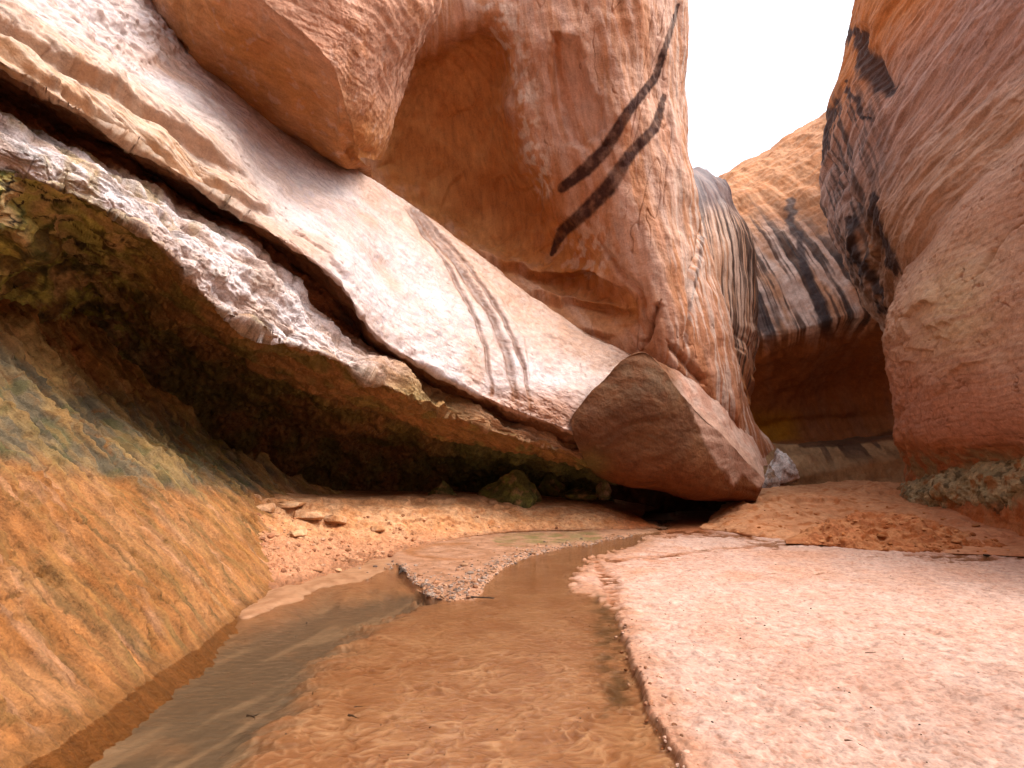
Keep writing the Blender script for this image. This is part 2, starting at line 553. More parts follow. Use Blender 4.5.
def make_water():
    m = bpy.data.materials.new('shallow_water'); m.use_nodes = True
    t = m.node_tree; N = t.nodes; L = t.links
    N.remove(N['Principled BSDF'])
    out = N['Material Output']
    tr = N.new('ShaderNodeBsdfTransparent'); tr.inputs[0].default_value = (.90, .80, .68, 1)
    gl = N.new('ShaderNodeBsdfGlossy'); gl.inputs['Roughness'].default_value = 0.03
    fr = N.new('ShaderNodeFresnel'); fr.inputs['IOR'].default_value = 1.5
    mx = N.new('ShaderNodeMixShader')
    tc = N.new('ShaderNodeTexCoord')
    mp = N.new('ShaderNodeMapping'); mp.inputs['Scale'].default_value = (1.0, 1.8, 1)
    n1 = N.new('ShaderNodeTexNoise'); n1.inputs['Scale'].default_value = 12; n1.inputs['Detail'].default_value = 4; n1.inputs['Distortion'].default_value = 0.6
    L.new(tc.outputs['Object'], mp.inputs[0]); L.new(mp.outputs[0], n1.inputs['Vector'])
    bp = N.new('ShaderNodeBump'); bp.inputs['Strength'].default_value = 0.6; bp.inputs['Distance'].default_value = 0.014
    L.new(n1.outputs[0], bp.inputs['Height'])
    L.new(bp.outputs[0], gl.inputs['Normal']); L.new(bp.outputs[0], fr.inputs['Normal'])
    L.new(fr.outputs[0], mx.inputs[0]); L.new(tr.outputs[0], mx.inputs[1]); L.new(gl.outputs[0], mx.inputs[2])
    L.new(mx.outputs[0], out.inputs['Surface'])
    pys = [2500, 900, 800, 700, 640, 600, 570, 550, 540, 531, 524, 520]
    me = bpy.data.meshes.new('water')
    rows = []
    for py in pys:
        d = float(Gd(0, py, WATER_Z))
        y = d * (cT - (384 - py) / F_PX * sT) * 1.0
        y = float(W(512, py, d)[1])
        rows.append([(x, y, WATER_Z) for x in (-4.2, -2, 0, 2, 6, 14)])
    V = [p for r in rows for p in r]
    Fc = [(i * 6 + k, i * 6 + k + 1, i * 6 + 7 + k, i * 6 + 6 + k) for i in range(len(rows) - 1) for k in range(5)]
    me.from_pydata(V, [], Fc)
    me.materials.append(m)
    o = bpy.data.objects.new('water', me); sc.collection.objects.link(o)
    tag(o, 'shallow clear stream running over rippled orange sand', kind='structure')


make_water()


def make_bank():
    def g(px, py, z=0.0):
        return (px, py, float(Gd(px, py, z)))
    rails = [
        [(60, 480, 11.5), (150, 486, 13), (260, 489, 15), (380, 491, 16.5), (470, 492, 17), (540, 493, 17.5), (610, 497, 17.8), (660, 506, 18)],
        [(110, 486, 9.6), (190, 490, 10.4), (270, 494, 11.4), (350, 496, 12.6), (430, 496, 13.8), (510, 498, 14.6), (590, 502, 14.9), (640, 517, 15.2)],
        [(120, 489, 8.9), (196, 493, 9.5), (255, 499, 10.0), (330, 505, 10.9), (425, 508, 12.0), (510, 508, 13.3), (590, 509, 13.8), (644, 520, 14.2)],
        [(140, 508, 8.4), (225, 512, 8.9), (265, 516, 9.4), (335, 517, 10.3), (428, 517, 11.5), (510, 516, 12.9), (592, 516, 13.3), (648, 523, 13.7)],
        [(170, 550, 7.6), (262, 548, 8.0), (290, 545, 8.5), (350, 545, 9.5), (430, 532, 11.1), (512, 525, 12.5), (594, 525, 12.95), (655, 525, 13.3)],
        [g(190, 594), g(284, 588), g(322, 577), g(372, 562), g(440, 543), g(515, 533), g(598, 531), g(662, 529)],
        [g(194, 598, -.15), g(288, 592, -.15), g(325, 580, -.15), g(375, 564, -.15), g(443, 545, -.15), g(516, 534, -.15), g(599, 532, -.15), g(663, 530, -.15)],
    ]
    P = loft(rails, 700, [20, 30, 50, 70, 70, 20])
    n = outward(P, (0, -.3, 1))
    px, py, d = proj(P)
    j = jit(P, 0.5, 6, 50)
    slope = sstep(500, 512, py) * sstep(600, 560, py)
    foot = sstep(540, 560, py)
    ds = .07 * terr(fbm(P, .5, 4, 47), 4) * slope + 0.05 * fbm(P, 1.2, 3, 51) + foot * (.10 * fbm(P, .8, 3, 48) + .04 * fbm(P, .2, 3, 49)) + slope * (.35 + .65 * sstep(460, 380, px)) * (0.035 * fbm(P, 0.25, 4, 53) + 0.03 * np.clip(fbm(P, 0.085, 3, 55), -.3, 1))
    # crumbly little terrace edges
    for yy, amp in ((503, .10), (511, .07), (521, .06)):
        ds += ledge(px, py, [(215, yy - 3), (290, yy + 4), (370, yy + 5), (450, yy + 2), (560, yy)], amp, 1.2, 8, (j[0], j[1] * 1.2))
    P = P + n * ds[..., None]
    col = mix((.58, .32, .19), (.64, .40, .26), sstep(-.5, .5, fbm(P, 0.4, 3, 57)))
    col = mix(col, (.44, .20, .11), sstep(.0, .5, fbm(P, 0.13, 3, 58)) * slope * .6)
    col = mix(col, (.42, .19, .10), sstep(300, 200, px + 0 * py) * .4)
    col = mix(col, (.34, .13, .07), sstep(590, 640, px))
    low = sstep(522, 548, py + j[1])
    wet = sstep(.10, .02, P[..., 2] + .03 * fbm(P, .2, 3, 59))
    col = mix(col, (.42, .22, .15), low * .7)
    col = mix(col, (.26, .13, .08), wet * .8)
    o = grid_obj('sand_bank', P, col, 0.85 - .45 * wet, rock_material('bank_sand', fine=0.03, bump=0.7, dist=0.02, speck=0.3), flip=True)
    tag(o, 'crumbling pale orange sand bank along the left of the stream', kind='structure')


make_bank()


def make_mounds():
    mat = rock_material('mound_sand', fine=.04, bump=.4, dist=.02, speck=.18)

    def g(px, py, z=0.0):
        return (px, py, float(Gd(px, py, z)))
    # long bar behind
    rails = [
        [(735, 500, 20), (770, 488, 21), (815, 485, 21), (870, 482, 20), (930, 486, 17), (1010, 500, 12.4), (1200, 520, 10)],
        [(722, 507, 16.2), (760, 494, 17), (808, 491, 18), (865, 489, 17.5), (925, 493, 15.5), (1000, 509, 11.8), (1200, 530, 9.4)],
        [(712, 517, 14.4), (748, 503, 14.4), (800, 499, 15), (858, 500, 14.6), (915, 506, 13.4), (985, 522, 11.2), (1200, 545, 8.9)],
        [(708, 524, 13.6), (742, 519, 13.0), (795, 519, 13.0), (850, 522, 12.6), (908, 530, 11.6), (980, 541, 10.2), (1200, 558, 8.65)],
        [g(700, 529), g(740, 534), g(790, 541), g(850, 547), g(908, 551), g(985, 555), g(1200, 566)],
        [g(699, 530, -.15), g(740, 535, -.15), g(790, 542, -.15), g(850, 548, -.15), g(908, 552, -.15), g(985, 556, -.15), g(1200, 567, -.15)],
    ]
    P = loft(rails, 520, [24, 50, 70, 70, 16])
    n = outward(P, (0, -.3, 1))
    px, py, d = proj(P)
    j = jit(P, .6, 5, 60)
    body = sstep(552, 540, py)
    ds = body * (0.12 * fbm(P, 1.4, 3, 61) + 0.03 * fbm(P, 0.3, 3, 62) + .05 * terr(fbm(P, .6, 4, 46), 4) * sstep(-.1, .3, fbm(P, 1.2, 2, 45)) + 0.015 * np.clip(fbm(P, .12, 3, 63), -.2, 1))
    for pts, a in (([(722, 512), (765, 502), (815, 503), (870, 508)], .16), ([(740, 520), (790, 514), (840, 516)], .09), ([(850, 497), (890, 494), (930, 497)], .12), ([(820, 493), (860, 491), (900, 490)], .10), ([(855, 520), (880, 517), (905, 519)], .1)):
        ds += ledge(px, py, pts, a, 1.2, 7, j)
    P = P + n * ds[..., None]
    col = mix((.48, .25, .155), (.56, .32, .205), sstep(-.5, .5, fbm(P, .5, 3, 64)))
    col = mix(col, (.34, .13, .065), .7 * sstep(.05, .5, fbm(P, .22, 3, 65)))
    col = mix(col, (.48, .26, .18), sstep(900, 960, px) * .5)
    tag(grid_obj('sand_bar', P, col, .9, mat, flip=True), 'long low bar of reddish sand below the back cliff', kind='structure')
    # clotted mound in front
    rails = [
        [(790, 537, 11.6), (840, 522, 12.2), (885, 518, 12.0), (930, 524, 11.6), (985, 540, 10.8), (1040, 550, 10)],
        [(786, 539, 11.2), (835, 521, 11.4), (885, 516, 11.2), (935, 523, 10.9), (990, 541, 10.3), (1040, 552, 9.8)],
        [(786, 541, 10.9), (832, 533, 10.8), (885, 532, 10.5), (938, 536, 10.2), (990, 547, 9.9), (1040, 555, 9.5)],
        [g(786, 544), g(832, 547), g(886, 552), g(940, 552), g(990, 552), g(1040, 557)],
        [g(786, 545, -.15), g(832, 548, -.15), g(886, 553, -.15), g(940, 553, -.15), g(990, 553, -.15), g(1040, 558, -.15)],
    ]
    P = loft(rails, 420, [20, 50, 60, 12])
    n = outward(P, (0, -.3, 1))
    px, py, d = proj(P)
    body = sstep(790, 815, px) * sstep(1020, 985, px)
    ds = body * (.06 * fbm(P, .6, 3, 66) + .12 * np.clip(fbm(P, .3, 4, 67), -.4, 1) + .05 * terr(fbm(P, .2, 3, 68), 4))
    P = P + n * ds[..., None]
    col = mix((.40, .18, .105), (.50, .26, .155), sstep(-.4, .5, fbm(P, .4, 3, 69)))
    col = mix(col, (.30, .11, .055), .75 * sstep(.0, .4, fbm(P, .16, 4, 70)) * sstep(785, 850, px))
    tag(grid_obj('sand_mound', P, col, .9, mat, flip=True), 'rough clotted mound of red sand at the edge of the flat', kind='structure')


make_mounds()

# ================================================================== THE CLIFFS
# ---- apron: the streaked slope rising to the left of the water
def make_apron():
    ys = np.array([0.6, 1.1, 1.7, 3.0, 4.5, 6.0, 7.5, 9.0, 10.2, 11.2, 12.2, 13.2, 14.6])
    xb = np.array([-2.2, -2.25, -2.32, -2.45, -2.62, -2.80, -2.95, -3.10, -3.2, -3.15, -3.05, -2.9, -2.7])
    prof_t = np.array([-.5, 0, .9, 1.8, 2.7, 3.6, 4.5, 5.3, 5.9, 6.3, 6.5])
    prof_z = np.array([-.42, -.06, .68, 1.42, 2.17, 2.97, 3.9, 5.0, 6.2, 7.4, 8.6])
    # crest beyond which the slope rolls over into the hollow (distance up the slope)
    crest = np.array([9, 9, 9, 9, 9, 9, 9.0, 6.2, 3.2, 2.0, 1.5, 1.15, .5])
    nu, nv = 1100, 780
    yi = np.linspace(0, len(ys) - 1, nu)
    Y = cr(ys, yi); XB = cr(xb, yi); CR = cr(crest, yi)
    vi = np.linspace(0, len(prof_t) - 1, nv)
    T0 = cr(prof_t, vi); Z0 = cr(prof_z, vi)
    T, YY = np.meshgrid(T0, Y, indexing='ij')
    Z = np.broadcast_to(Z0[:, None], T.shape).copy()
    C = np.broadcast_to(CR[None], T.shape)
    over = np.maximum(T - C, 0)
    # past the crest the slope turns down and back
    zc = np.interp(C, prof_t, prof_z)
    roll = sstep(0, .35, over)
    Z = np.where(over > 0, zc + (Z - zc) * (1 - roll) * .6 - 0.9 * over * roll, Z)
    P = np.stack([np.broadcast_to(XB[None], T.shape) - T, YY + 0.10 * T, Z], -1)
    n = outward(P, (1, 0, .8))
    px, py, d = proj(P)
    flow = (-1.0, .1, .84)
    S = stretched(P, flow, .22, 2.2)
    S2 = stretched(P, flow, .07, .9)
    groove = fbm(S, 1, 3, 71); g2 = fbm(S2, 1, 3, 73)
    up = sstep(.4, 1.8, P[..., 2])
    ds = .12 * fbm(P, 2.2, 3, 75) + .13 * groove * (0.4 + .6 * up) + .045 * g2 + .022 * fbm(P, .13, 4, 77)
    ds += .06 * terr(fbm(stretched(P, flow, .35, 1.4), 1, 4, 70), 4) * (.3 + .7 * up) + .02 * terr(fbm(stretched(P, flow, .1, .3), 1, 3, 69), 3)
    rib = terr(fbm(stretched(P, flow, .30, 5.0), 1, 2, 67), 4, .10)
    ds += .16 * rib * (.35 + .65 * up)
    # small spalled flakes
    fl = fbm(stretched(P, flow, .16, .5), 1, 3, 79)
    ds += -.035 * sstep(.25, .33, fl) * (.3 + .7 * up)
    fl2 = fbm(stretched(P, flow, .35, 1.1), 1, 4, 82)
    ds += .05 * sstep(.15, .2, fl2) * up
    ck = cracks(P, flow, .30, 1.1, 760, .05, .02)
    ds -= .05 * ck
    pk = sstep(.25, .5, fbm(P, .10, 3, 765)) * sstep(-.1, .4, fbm(P, .9, 3, 766))
    ds -= .03 * pk
    ds += .006 * np.clip(fbm(P, .045, 3, 64), -1, 1) - .016 * sstep(.3, .45, fbm(P, .05, 3, 63)) * sstep(-.2, .3, fbm(P, .6, 3, 62))
    # mossy bumps along the crest
    j = jit(P, .4, 5, 84)
    for x, y, r, a in ((205, 408, 24, .22), (250, 425, 26, .28), (285, 450, 16, .16)):
        ds += a * np.exp(-(((px - x) / r) ** 2 + ((py - y) / (r * .55)) ** 2)) * (1 + .5 * fbm(P, .2, 3, 85))
    ds += carve(px, py, [(0, 697), (18, 706), (45, 716), (74, 712)], 2.6, .07, j)
    ds += carve(px, py, [(0, 560), (8, 566), (22, 572)], 2, .04, j)
    ds += ledge(px, py, [(205, 440), (235, 452), (268, 462)], -.14, 1.5, 12, j)
    ds *= .3 + .7 * sstep(-.1, .35, P[..., 2])
    P = P + n * ds[..., None]
    # colour: orange foot, grey-green wet band, tan and ochre streaks above
    foot = mix((.40, .225, .13), (.46, .29, .185), sstep(-.5, .5, fbm(P, .5, 4, 86)))
    foot = mix(foot, (.36, .19, .10), .55 * sstep(-.1, .5, fbm(P, .9, 4, 87)))
    foot = mix(foot, (.52, .36, .27), .6 * sstep(.15, .5, fbm(stretched(P, flow, .18, .8), 1, 4, 88)))
    foot = mix(foot, (.20, .145, .085), .8 * sstep(.15, .55, fbm(stretched(P, flow, .12, 1.8), 1, 3, 89)))
    warp = 16 * fbm(P, .9, 3, 90) + 20 * groove
    # band of grey-green between two lines on the slope
    zl = np.interp(px, [-200, 0, 110, 200, 290, 340], [500, 470, 485, 487, 490, 499])
    zu = np.interp(px, [-200, 0, 60, 130, 190, 260, 340], [300, 345, 375, 395, 412, 450, 499])
    inb = sstep(-14, 12, (zl + warp) - py) * sstep(-16, 12, py - (zu + .7 * warp))
    band = mix((.12, .112, .085), (.20, .18, .135), sstep(-.4, .4, g2))
    band = mix(band, (.38, .29, .165), sstep(.15, .45, groove + .3 * g2) * .6)
    band = mix(band, (.11, .12, .055), .5 * sstep(.1, .4, fbm(P, .3, 3, 91)))
    hi = mix((.74, .48, .29), (.70, .55, .32), sstep(-.3, .3, groove))  # upper slope colour lightened to offset the shade of the overhang
    hi = mix(hi, (.48, .27, .14), sstep(330, 280, py + .5 * px + 20 * groove) * .6)
    hi = mix(hi, (.17, .15, .07), sstep(.0, .45, fbm(stretched(P, (0, 0, 1), .3, 1.4), 1, 3, 92)) * .6 * (.25 + .75 * sstep(80, 170, px)))
    hi = mix(hi, (.60, .55, .20), .6 * sstep(.15, .4, g2) * sstep(60, 160, px))
    above = sstep(-18, 18, (zu + .7 * warp) - py)
    col = mix(foot, band, inb)
    col = mix(col, hi, above)
    crestm = np.exp(-(((px - 245) / 60) ** 2 + ((py - 425) / 26) ** 2))
    col = mix(col, (.26, .24, .10), np.clip(crestm * 1.2, 0, 1) * sstep(-.3, .3, fbm(P, .22, 3, 93)))
    col = mix(col, (.22, .12, .06), np.clip(ck * .8 + pk * .45, 0, 1))
    col = mix(col, (.34, .24, .13), sstep(.1, .4, g2) * .4)
    col = mix(col, (.24, .15, .08), sstep(.12, .4, -fbm(stretched(P, flow, .13, 4.0), 1, 3, 66)) * .55 * sstep(.1, .8, P[..., 2]))
    wetline = sstep(.09, .02, P[..., 2] + .05 * fbm(P, .3, 3, 94))
    col = mix(col, (.26, .15, .085), wetline * .8)
    rough = .8 - .35 * inb - .4 * wetline
    o = grid_obj('rock_apron', P, col * np.array((.86, .74, .66)), rough, rock_material('streaked_sandstone', fine=.022, streak=((-1.0, .1, .84), 4), bump=.8, dist=.03, speck=.34), flip=False)
    tag(o, 'streaked orange and grey green rock slope rising from the left edge of the stream', 'rock slope')


make_apron()

# ---- the pale slab and the stepped ledges beneath it
E1 = [(-170, -20, 5.0), (0, 62, 6.0), (104, 126, 7.0), (216, 197, 8.15), (332, 276, 9.4), (378, 336, 10.2), (440, 374, 11.0), (510, 408, 11.8), (590, 438, 12.8)]
TB = [(-60, -190, 9.0), (110, -60, 10.0), (200, 52, 10.8), (275, 112, 11.4), (350, 166, 12.2), (412, 205, 13.2), (478, 258, 13.7), (562, 318, 14.0), (650, 362, 13.8)]


def make_slab():
    m1 = [((a[0] * 2 + b[0]) / 3, (a[1] * 2 + b[1]) / 3, (a[2] * 2 + b[2]) / 3 - .22) for a, b in zip(E1, TB)]
    m2 = [((a[0] + 2 * b[0]) / 3, (a[1] + 2 * b[1]) / 3, (a[2] + 2 * b[2]) / 3 - .12) for a, b in zip(E1, TB)]
    back = [(x, y + 4, d + 2.4) for x, y, d in TB]
    U1 = [(x + 6, y + 26, d + 1.2) for x, y, d in E1]
    P = loft([U1, E1, m1, m2, TB, back], 860, [24, 110, 110, 110, 20], sharp=(1, 4))
    n = outward(P)
    px, py, d = proj(P)
    j = jit(P, .5, 5, 100)
    f1 = sstep(0, 1, np.linspace(0, 1, P.shape[0]))[:, None]
    axis = W(575, 432, np.array(12.4)) - W(0, 25, np.array(6.2))
    L1 = fbm(stretched(P, axis, .22, 2.6), 1, 3, 101)
    L2 = fbm(stretched(P, axis, .07, 1.6), 1, 3, 103)
    left = sstep(420, 120, px)
    ds = .14 * fbm(P, 2.4, 3, 105) + .03 * fbm(P, .5, 3, 107) + .009 * fbm(P, .1, 3, 109)
    ds += left * (.06 * L1 + .03 * L2)
    # lumpy crest at the upper left
    up = np.exp(-(((px - 110) / 120) ** 2 + ((py - 20) / 60) ** 2))
    ds += up * (.22 * fbm(P, .6, 4, 111) + .05 * fbm(P, .18, 3, 112))
    # thin sheets breaking away parallel to the lower edge
    for pts, a, wd in (([(-60, -12), (0, 28), (60, 70), (150, 122), (205, 154), (256, 184)], .45, 4.5), ([(200, 172), (238, 192), (282, 214)], .22, 3.2),
                       ([(-30, 28), (40, 80), (120, 130), (190, 172)], .22, 2.6), ([(290, 222), (330, 252), (352, 284)], .08, 2)):
        ds += carve(px, py, [(x, y + 3) for x, y in pts], wd * 1.2, a * .35, (j[0] * .25, j[1] * .25))
        ds += ledge(px, py, pts, a * .5, 1.3, 34, (j[0] * .25, j[1] * .25))
    ds += .05 * terr(fbm(stretched(P, axis, .5, 1.8), 1, 4, 98), 5) * (.35 + left)
    # long runnels down the lower right of the slab
    RUN = (([(405, 208), (440, 255), (468, 305), (485, 350), (492, 394)], .16, 2.0), ([(412, 210), (455, 262), (488, 312), (506, 352), (516, 400)], .26, 3.4),
           ([(420, 212), (470, 268), (505, 325), (524, 370), (531, 408)], .14, 1.7))
    for pts, a, wd in RUN:
        ds += carve(px, py, pts, wd * 1.3, a * .4, (j[0] * .25, j[1] * .25))
    ds += ledge(px, py, [(530, 398), (528, 370), (522, 340), (500, 300), (470, 262)], .07, 2, 20)
    ds += .10 * terr(fbm(stretched(P, axis, .28, .7), 1, 3, 97), 4, .06) * np.exp(-(((px - 520) / 60) ** 2 + ((py - 412) / 20) ** 2))
    # hairline cracks and scales
    cr1 = ridged(stretched(P, (0.2, .4, -1), .16, .42), 1, 2, 113)
    zone = np.exp(-(((px - 300) / 110) ** 2 + ((py - 215) / 60) ** 2)) + .7 * np.exp(-(((px - 430) / 70) ** 2 + ((py - 330) / 60) ** 2)) + .5 * np.exp(-(((px - 480) / 60) ** 2 + ((py - 400) / 20) ** 2))
    crackm = sstep(.88, .97, cr1) * np.clip(zone, 0, 1)
    ds -= .03 * crackm
    ck2 = cracks(P, axis, .16, .7, 780, .05, .05) * (.25 + left)
    ds -= .03 * ck2
    crackm = np.maximum(crackm, ck2 * .8)
    # scalloped lower rim
    rim = np.exp(-np.abs(poly_dist(px, py, [(x, y) for x, y, _ in E1])[0]) / 14)
    ds += rim * (.12 * fbm(P, .8, 3, 115) + .05 * fbm(P, .25, 3, 116))
    P = P + n * ds[..., None]
    base = mix((.62, .48, .43), (.74, .64, .62), sstep(-.4, .5, fbm(stretched(P, axis, .8, 2.5), 1, 3, 117)))
    spotted = fbm(P, .11, 3, 119)
    base = mix(base, (.52, .45, .47), sstep(.1, .5, spotted) * .55)
    base = mix(base, (.72, .66, .64), sstep(.25, .6, fbm(P, .3, 4, 120)) * .5)
    base = mix(base, (.55, .32, .21), sstep(.05, .6, fbm(P, 1.3, 3, 121)) * .55)
    # warm orange towards the crest on the right and along the sheet edges at the left
    hi = sstep(60, 10, poly_dist(px, py, [(x, y) for x, y, _ in TB])[0]) * sstep(330, 460, px)
    base = mix(base, (.60, .36, .24), hi * .75)
    low = sstep(70, 10, poly_dist(px, py, [(x, y) for x, y, _ in E1])[0]) * sstep(330, 200, px)
    base = mix(base, mix((.54, .30, .15), (.58, .40, .27), sstep(-.3, .3, L2)), low * .8)
    gm = np.zeros(px.shape)
    for pts, _, wd in RUN:
        gm = np.maximum(gm, mark(px, py, pts, wd * 1.15, .5, (j[0] * .25, j[1] * .25)))
    base = mix(base, (.20, .095, .06), gm * np.clip(.8 + .5 * fbm(P, .4, 3, 96), .3, .95))
    tail = np.exp(-(((px - 500) / 45) ** 2 + ((py - 408) / 16) ** 2)) + np.exp(-(((px - 560) / 30) ** 2 + ((py - 415) / 25) ** 2))
    base = mix(base, (.50, .26, .16), np.clip(tail, 0, 1) * .7)
    base = mix(base, (.30, .17, .12), crackm * .6)
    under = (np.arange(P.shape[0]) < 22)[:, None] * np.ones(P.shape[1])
    base = mix(base, (.20, .09, .05), under)  # shade under the slab's lower edge put into the colour
    rough = .36 + .25 * sstep(-.3, .3, spotted)
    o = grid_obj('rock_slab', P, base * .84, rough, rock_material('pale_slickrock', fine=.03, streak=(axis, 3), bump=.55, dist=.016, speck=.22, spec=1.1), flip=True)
    tag(o, 'pale pink and white tilted slickrock slab slanting down from the upper left', 'rock slab')


make_slab()

E2A = [(-180, 40, 5.7), (0, 112, 6.55), (100, 158, 7.35), (190, 205, 8.2), (285, 274, 9.25), (345, 334, 10.3), (405, 368, 11.6), (480, 404, 12.3), (610, 452, 13.6)]
E2B = [(-185, 110, 5.2), (0, 168, 6.2), (85, 200, 6.7), (165, 250, 7.2), (240, 328, 8.1), (325, 354, 9.1), (400, 392, 10.2), (485, 428, 11.7), (612, 468, 13.4)]


def make_ledges():
    U1 = [(x + 4, y + 14, d + 1.6) for x, y, d in E1]
    m = [((a[0] + b[0]) / 2, (a[1] + b[1]) / 2, (a[2] + b[2]) / 2 - .15) for a, b in zip(E2A, E2B)]
    C1 = [(-200, 200, 5.2), (0, 224, 6.35), (85, 262, 8.8), (170, 312, 9.9), (250, 362, 10.9), (330, 398, 11.7), (405, 424, 12.5), (485, 446, 13.2), (640, 478, 14.4)]
    P = loft([U1, E2A, m, E2B, C1], 860, [60, 60, 60, 90], sharp=(1, 3))
    n = outward(P)
    px, py, d = proj(P)
    j = jit(P, .5, 6, 130)
    axis = W(575, 432, np.array(12.4)) - W(0, 120, np.array(7.2))
    L1 = fbm(stretched(P, axis, .2, 1.8), 1, 3, 131)
    ds = .20 * fbm(P, 1.3, 3, 133) + .08 * fbm(P, .45, 3, 135) + .014 * fbm(P, .1, 3, 137) + .05 * L1
    ds += .14 * terr(fbm(stretched(P, axis, .3, 1.3), 1, 4, 128), 5) + .04 * terr(fbm(P, .2, 3, 129), 4)
    rim = np.exp(-poly_dist(px, py, [(x, y) for x, y, _ in E2B])[0] / 16)
    ds += rim * .10 * terr(fbm(P, .7, 3, 138), 4, .06)
    ds += .4 * rim * (.22 * fbm(P, .7, 3, 139) + .10 * fbm(P, .25, 3, 140))
    for pts, a, wd in (([(232, 272), (250, 290), (272, 305), (292, 320), (312, 338)], .10, 6), ([(160, 212), (172, 228), (178, 240)], .1, 2.5),
                       ([(185, 218), (196, 232), (205, 244)], .08, 2), ([(340, 300), (352, 318), (362, 332)], .2, 5)):
        ds += carve(px, py, pts, wd, a, (j[0] * .4, j[1] * .4))
    ckl = cracks(P, (0.1, .2, 1), .25, .9, 775, .06, .0) * sstep(0, 30, py)
    ds -= .02 * ckl
    # lower bulge in pale light at the right, a rounded lip
    ds += .25 * np.exp(-(((px - 370) / 45) ** 2 + ((py - 372) / 14) ** 2))
    P = P + n * ds[..., None]
    rows = np.arange(P.shape[0])[:, None] * np.ones(P.shape[1])
    face = sstep(54, 62, rows) * sstep(186, 176, rows)
    fc = mix((.56, .44, .39), (.76, .68, .67), sstep(-.3, .4, L1 + .5 * fbm(P, .35, 3, 141)))
    fc = mix(fc, (.22, .14, .10), ckl * .5)
    fc = mix(fc, (.40, .30, .17), sstep(.0, .5, fbm(stretched(P, (0, 0, 1), .3, 1.0), 1, 3, 143)) * .7 * sstep(330, 120, px))
    fc = mix(fc, (.36, .20, .11), sstep(300, 420, px) * .9)
    fc = mix(fc, (.30, .25, .12), np.exp(-(((px - 400) / 60) ** 2 + ((py - 405) / 18) ** 2)) * .7)
    uc = mix((.22, .10, .055), (.15, .07, .04), sstep(-.3, .3, fbm(P, .5, 3, 144)))  # undercut colour darkened to deepen its shade
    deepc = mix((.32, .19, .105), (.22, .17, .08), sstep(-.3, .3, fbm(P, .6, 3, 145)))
    leftz = sstep(190, 60, px + 30 * fbm(P, .8, 3, 126))
    lw = mix((.60, .56, .25), (.70, .52, .31), sstep(-.3, .3, fbm(P, .5, 3, 127)))
    lw = mix(lw, (.10, .10, .04), sstep(.05, .35, fbm(P, .3, 4, 146)))
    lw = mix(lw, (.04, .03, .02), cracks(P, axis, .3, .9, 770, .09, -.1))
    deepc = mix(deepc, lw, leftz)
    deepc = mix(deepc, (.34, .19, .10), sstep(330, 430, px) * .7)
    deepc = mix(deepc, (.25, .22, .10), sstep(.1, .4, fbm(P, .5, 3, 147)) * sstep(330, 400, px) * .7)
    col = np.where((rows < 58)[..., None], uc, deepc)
    col = mix(col, fc, face)
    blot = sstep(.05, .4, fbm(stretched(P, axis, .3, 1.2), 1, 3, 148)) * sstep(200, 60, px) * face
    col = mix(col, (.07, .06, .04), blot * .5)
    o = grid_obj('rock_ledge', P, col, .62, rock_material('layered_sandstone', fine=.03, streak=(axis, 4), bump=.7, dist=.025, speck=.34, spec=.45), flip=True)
    tag(o, 'weathered stepped ledge undercut beneath the pale slab, its rim stained white and brown', 'rock ledge')
    # ---- wall of the hollow behind
    C0 = [(x, y - 40, d + 1.2) for x, y, d in C1]
    C2 = [(-230, 270, 6.0), (0, 272, 7.4), (100, 325, 11), (185, 368, 12.3), (265, 410, 13.5), (340, 440, 14.4), (420, 455, 15), (500, 470, 15.4), (600, 482, 15.6)]
    C3 = [(-250, 420, 9.5), (0, 430, 11.5), (100, 440, 12.4), (190, 460, 13.2), (270, 486, 14.2), (345, 500, 15), (425, 504, 15.6), (510, 506, 16), (620, 510, 16.4)]
    C4 = [(x, y + 40, d - .3) for x, y, d in C3]
    P = loft([C0, C1, C2, C3, C4], 620, [20, 90, 90, 14])
    n = outward(P)
    px, py, d = proj(P)
    ds = .25 * fbm(P, 1.5, 3, 151) + .12 * fbm(P, .5, 4, 153) + .03 * fbm(P, .12, 3, 155)
    st = fbm(stretched(P, (0.3, 0, 1), .16, 1.2), 1, 3, 157)
    ds += .25 * terr(fbm(P, .9, 4, 150), 4)
    ds += .05 * st
    P = P + n * ds[..., None]
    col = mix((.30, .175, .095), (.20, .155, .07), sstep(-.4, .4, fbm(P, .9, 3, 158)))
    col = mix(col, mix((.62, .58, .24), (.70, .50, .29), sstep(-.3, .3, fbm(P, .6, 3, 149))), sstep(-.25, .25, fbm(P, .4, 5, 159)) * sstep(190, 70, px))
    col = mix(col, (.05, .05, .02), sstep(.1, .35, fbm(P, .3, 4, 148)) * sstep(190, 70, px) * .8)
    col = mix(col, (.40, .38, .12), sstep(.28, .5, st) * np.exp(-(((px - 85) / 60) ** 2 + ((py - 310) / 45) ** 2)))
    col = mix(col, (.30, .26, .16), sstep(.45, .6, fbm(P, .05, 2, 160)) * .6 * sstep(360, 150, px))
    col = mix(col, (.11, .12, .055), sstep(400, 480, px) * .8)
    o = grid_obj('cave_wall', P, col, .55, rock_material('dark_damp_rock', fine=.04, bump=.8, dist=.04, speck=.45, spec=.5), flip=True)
    tag(o, 'dark mossy back of the hollow under the ledges', 'rock wall')


make_ledges()


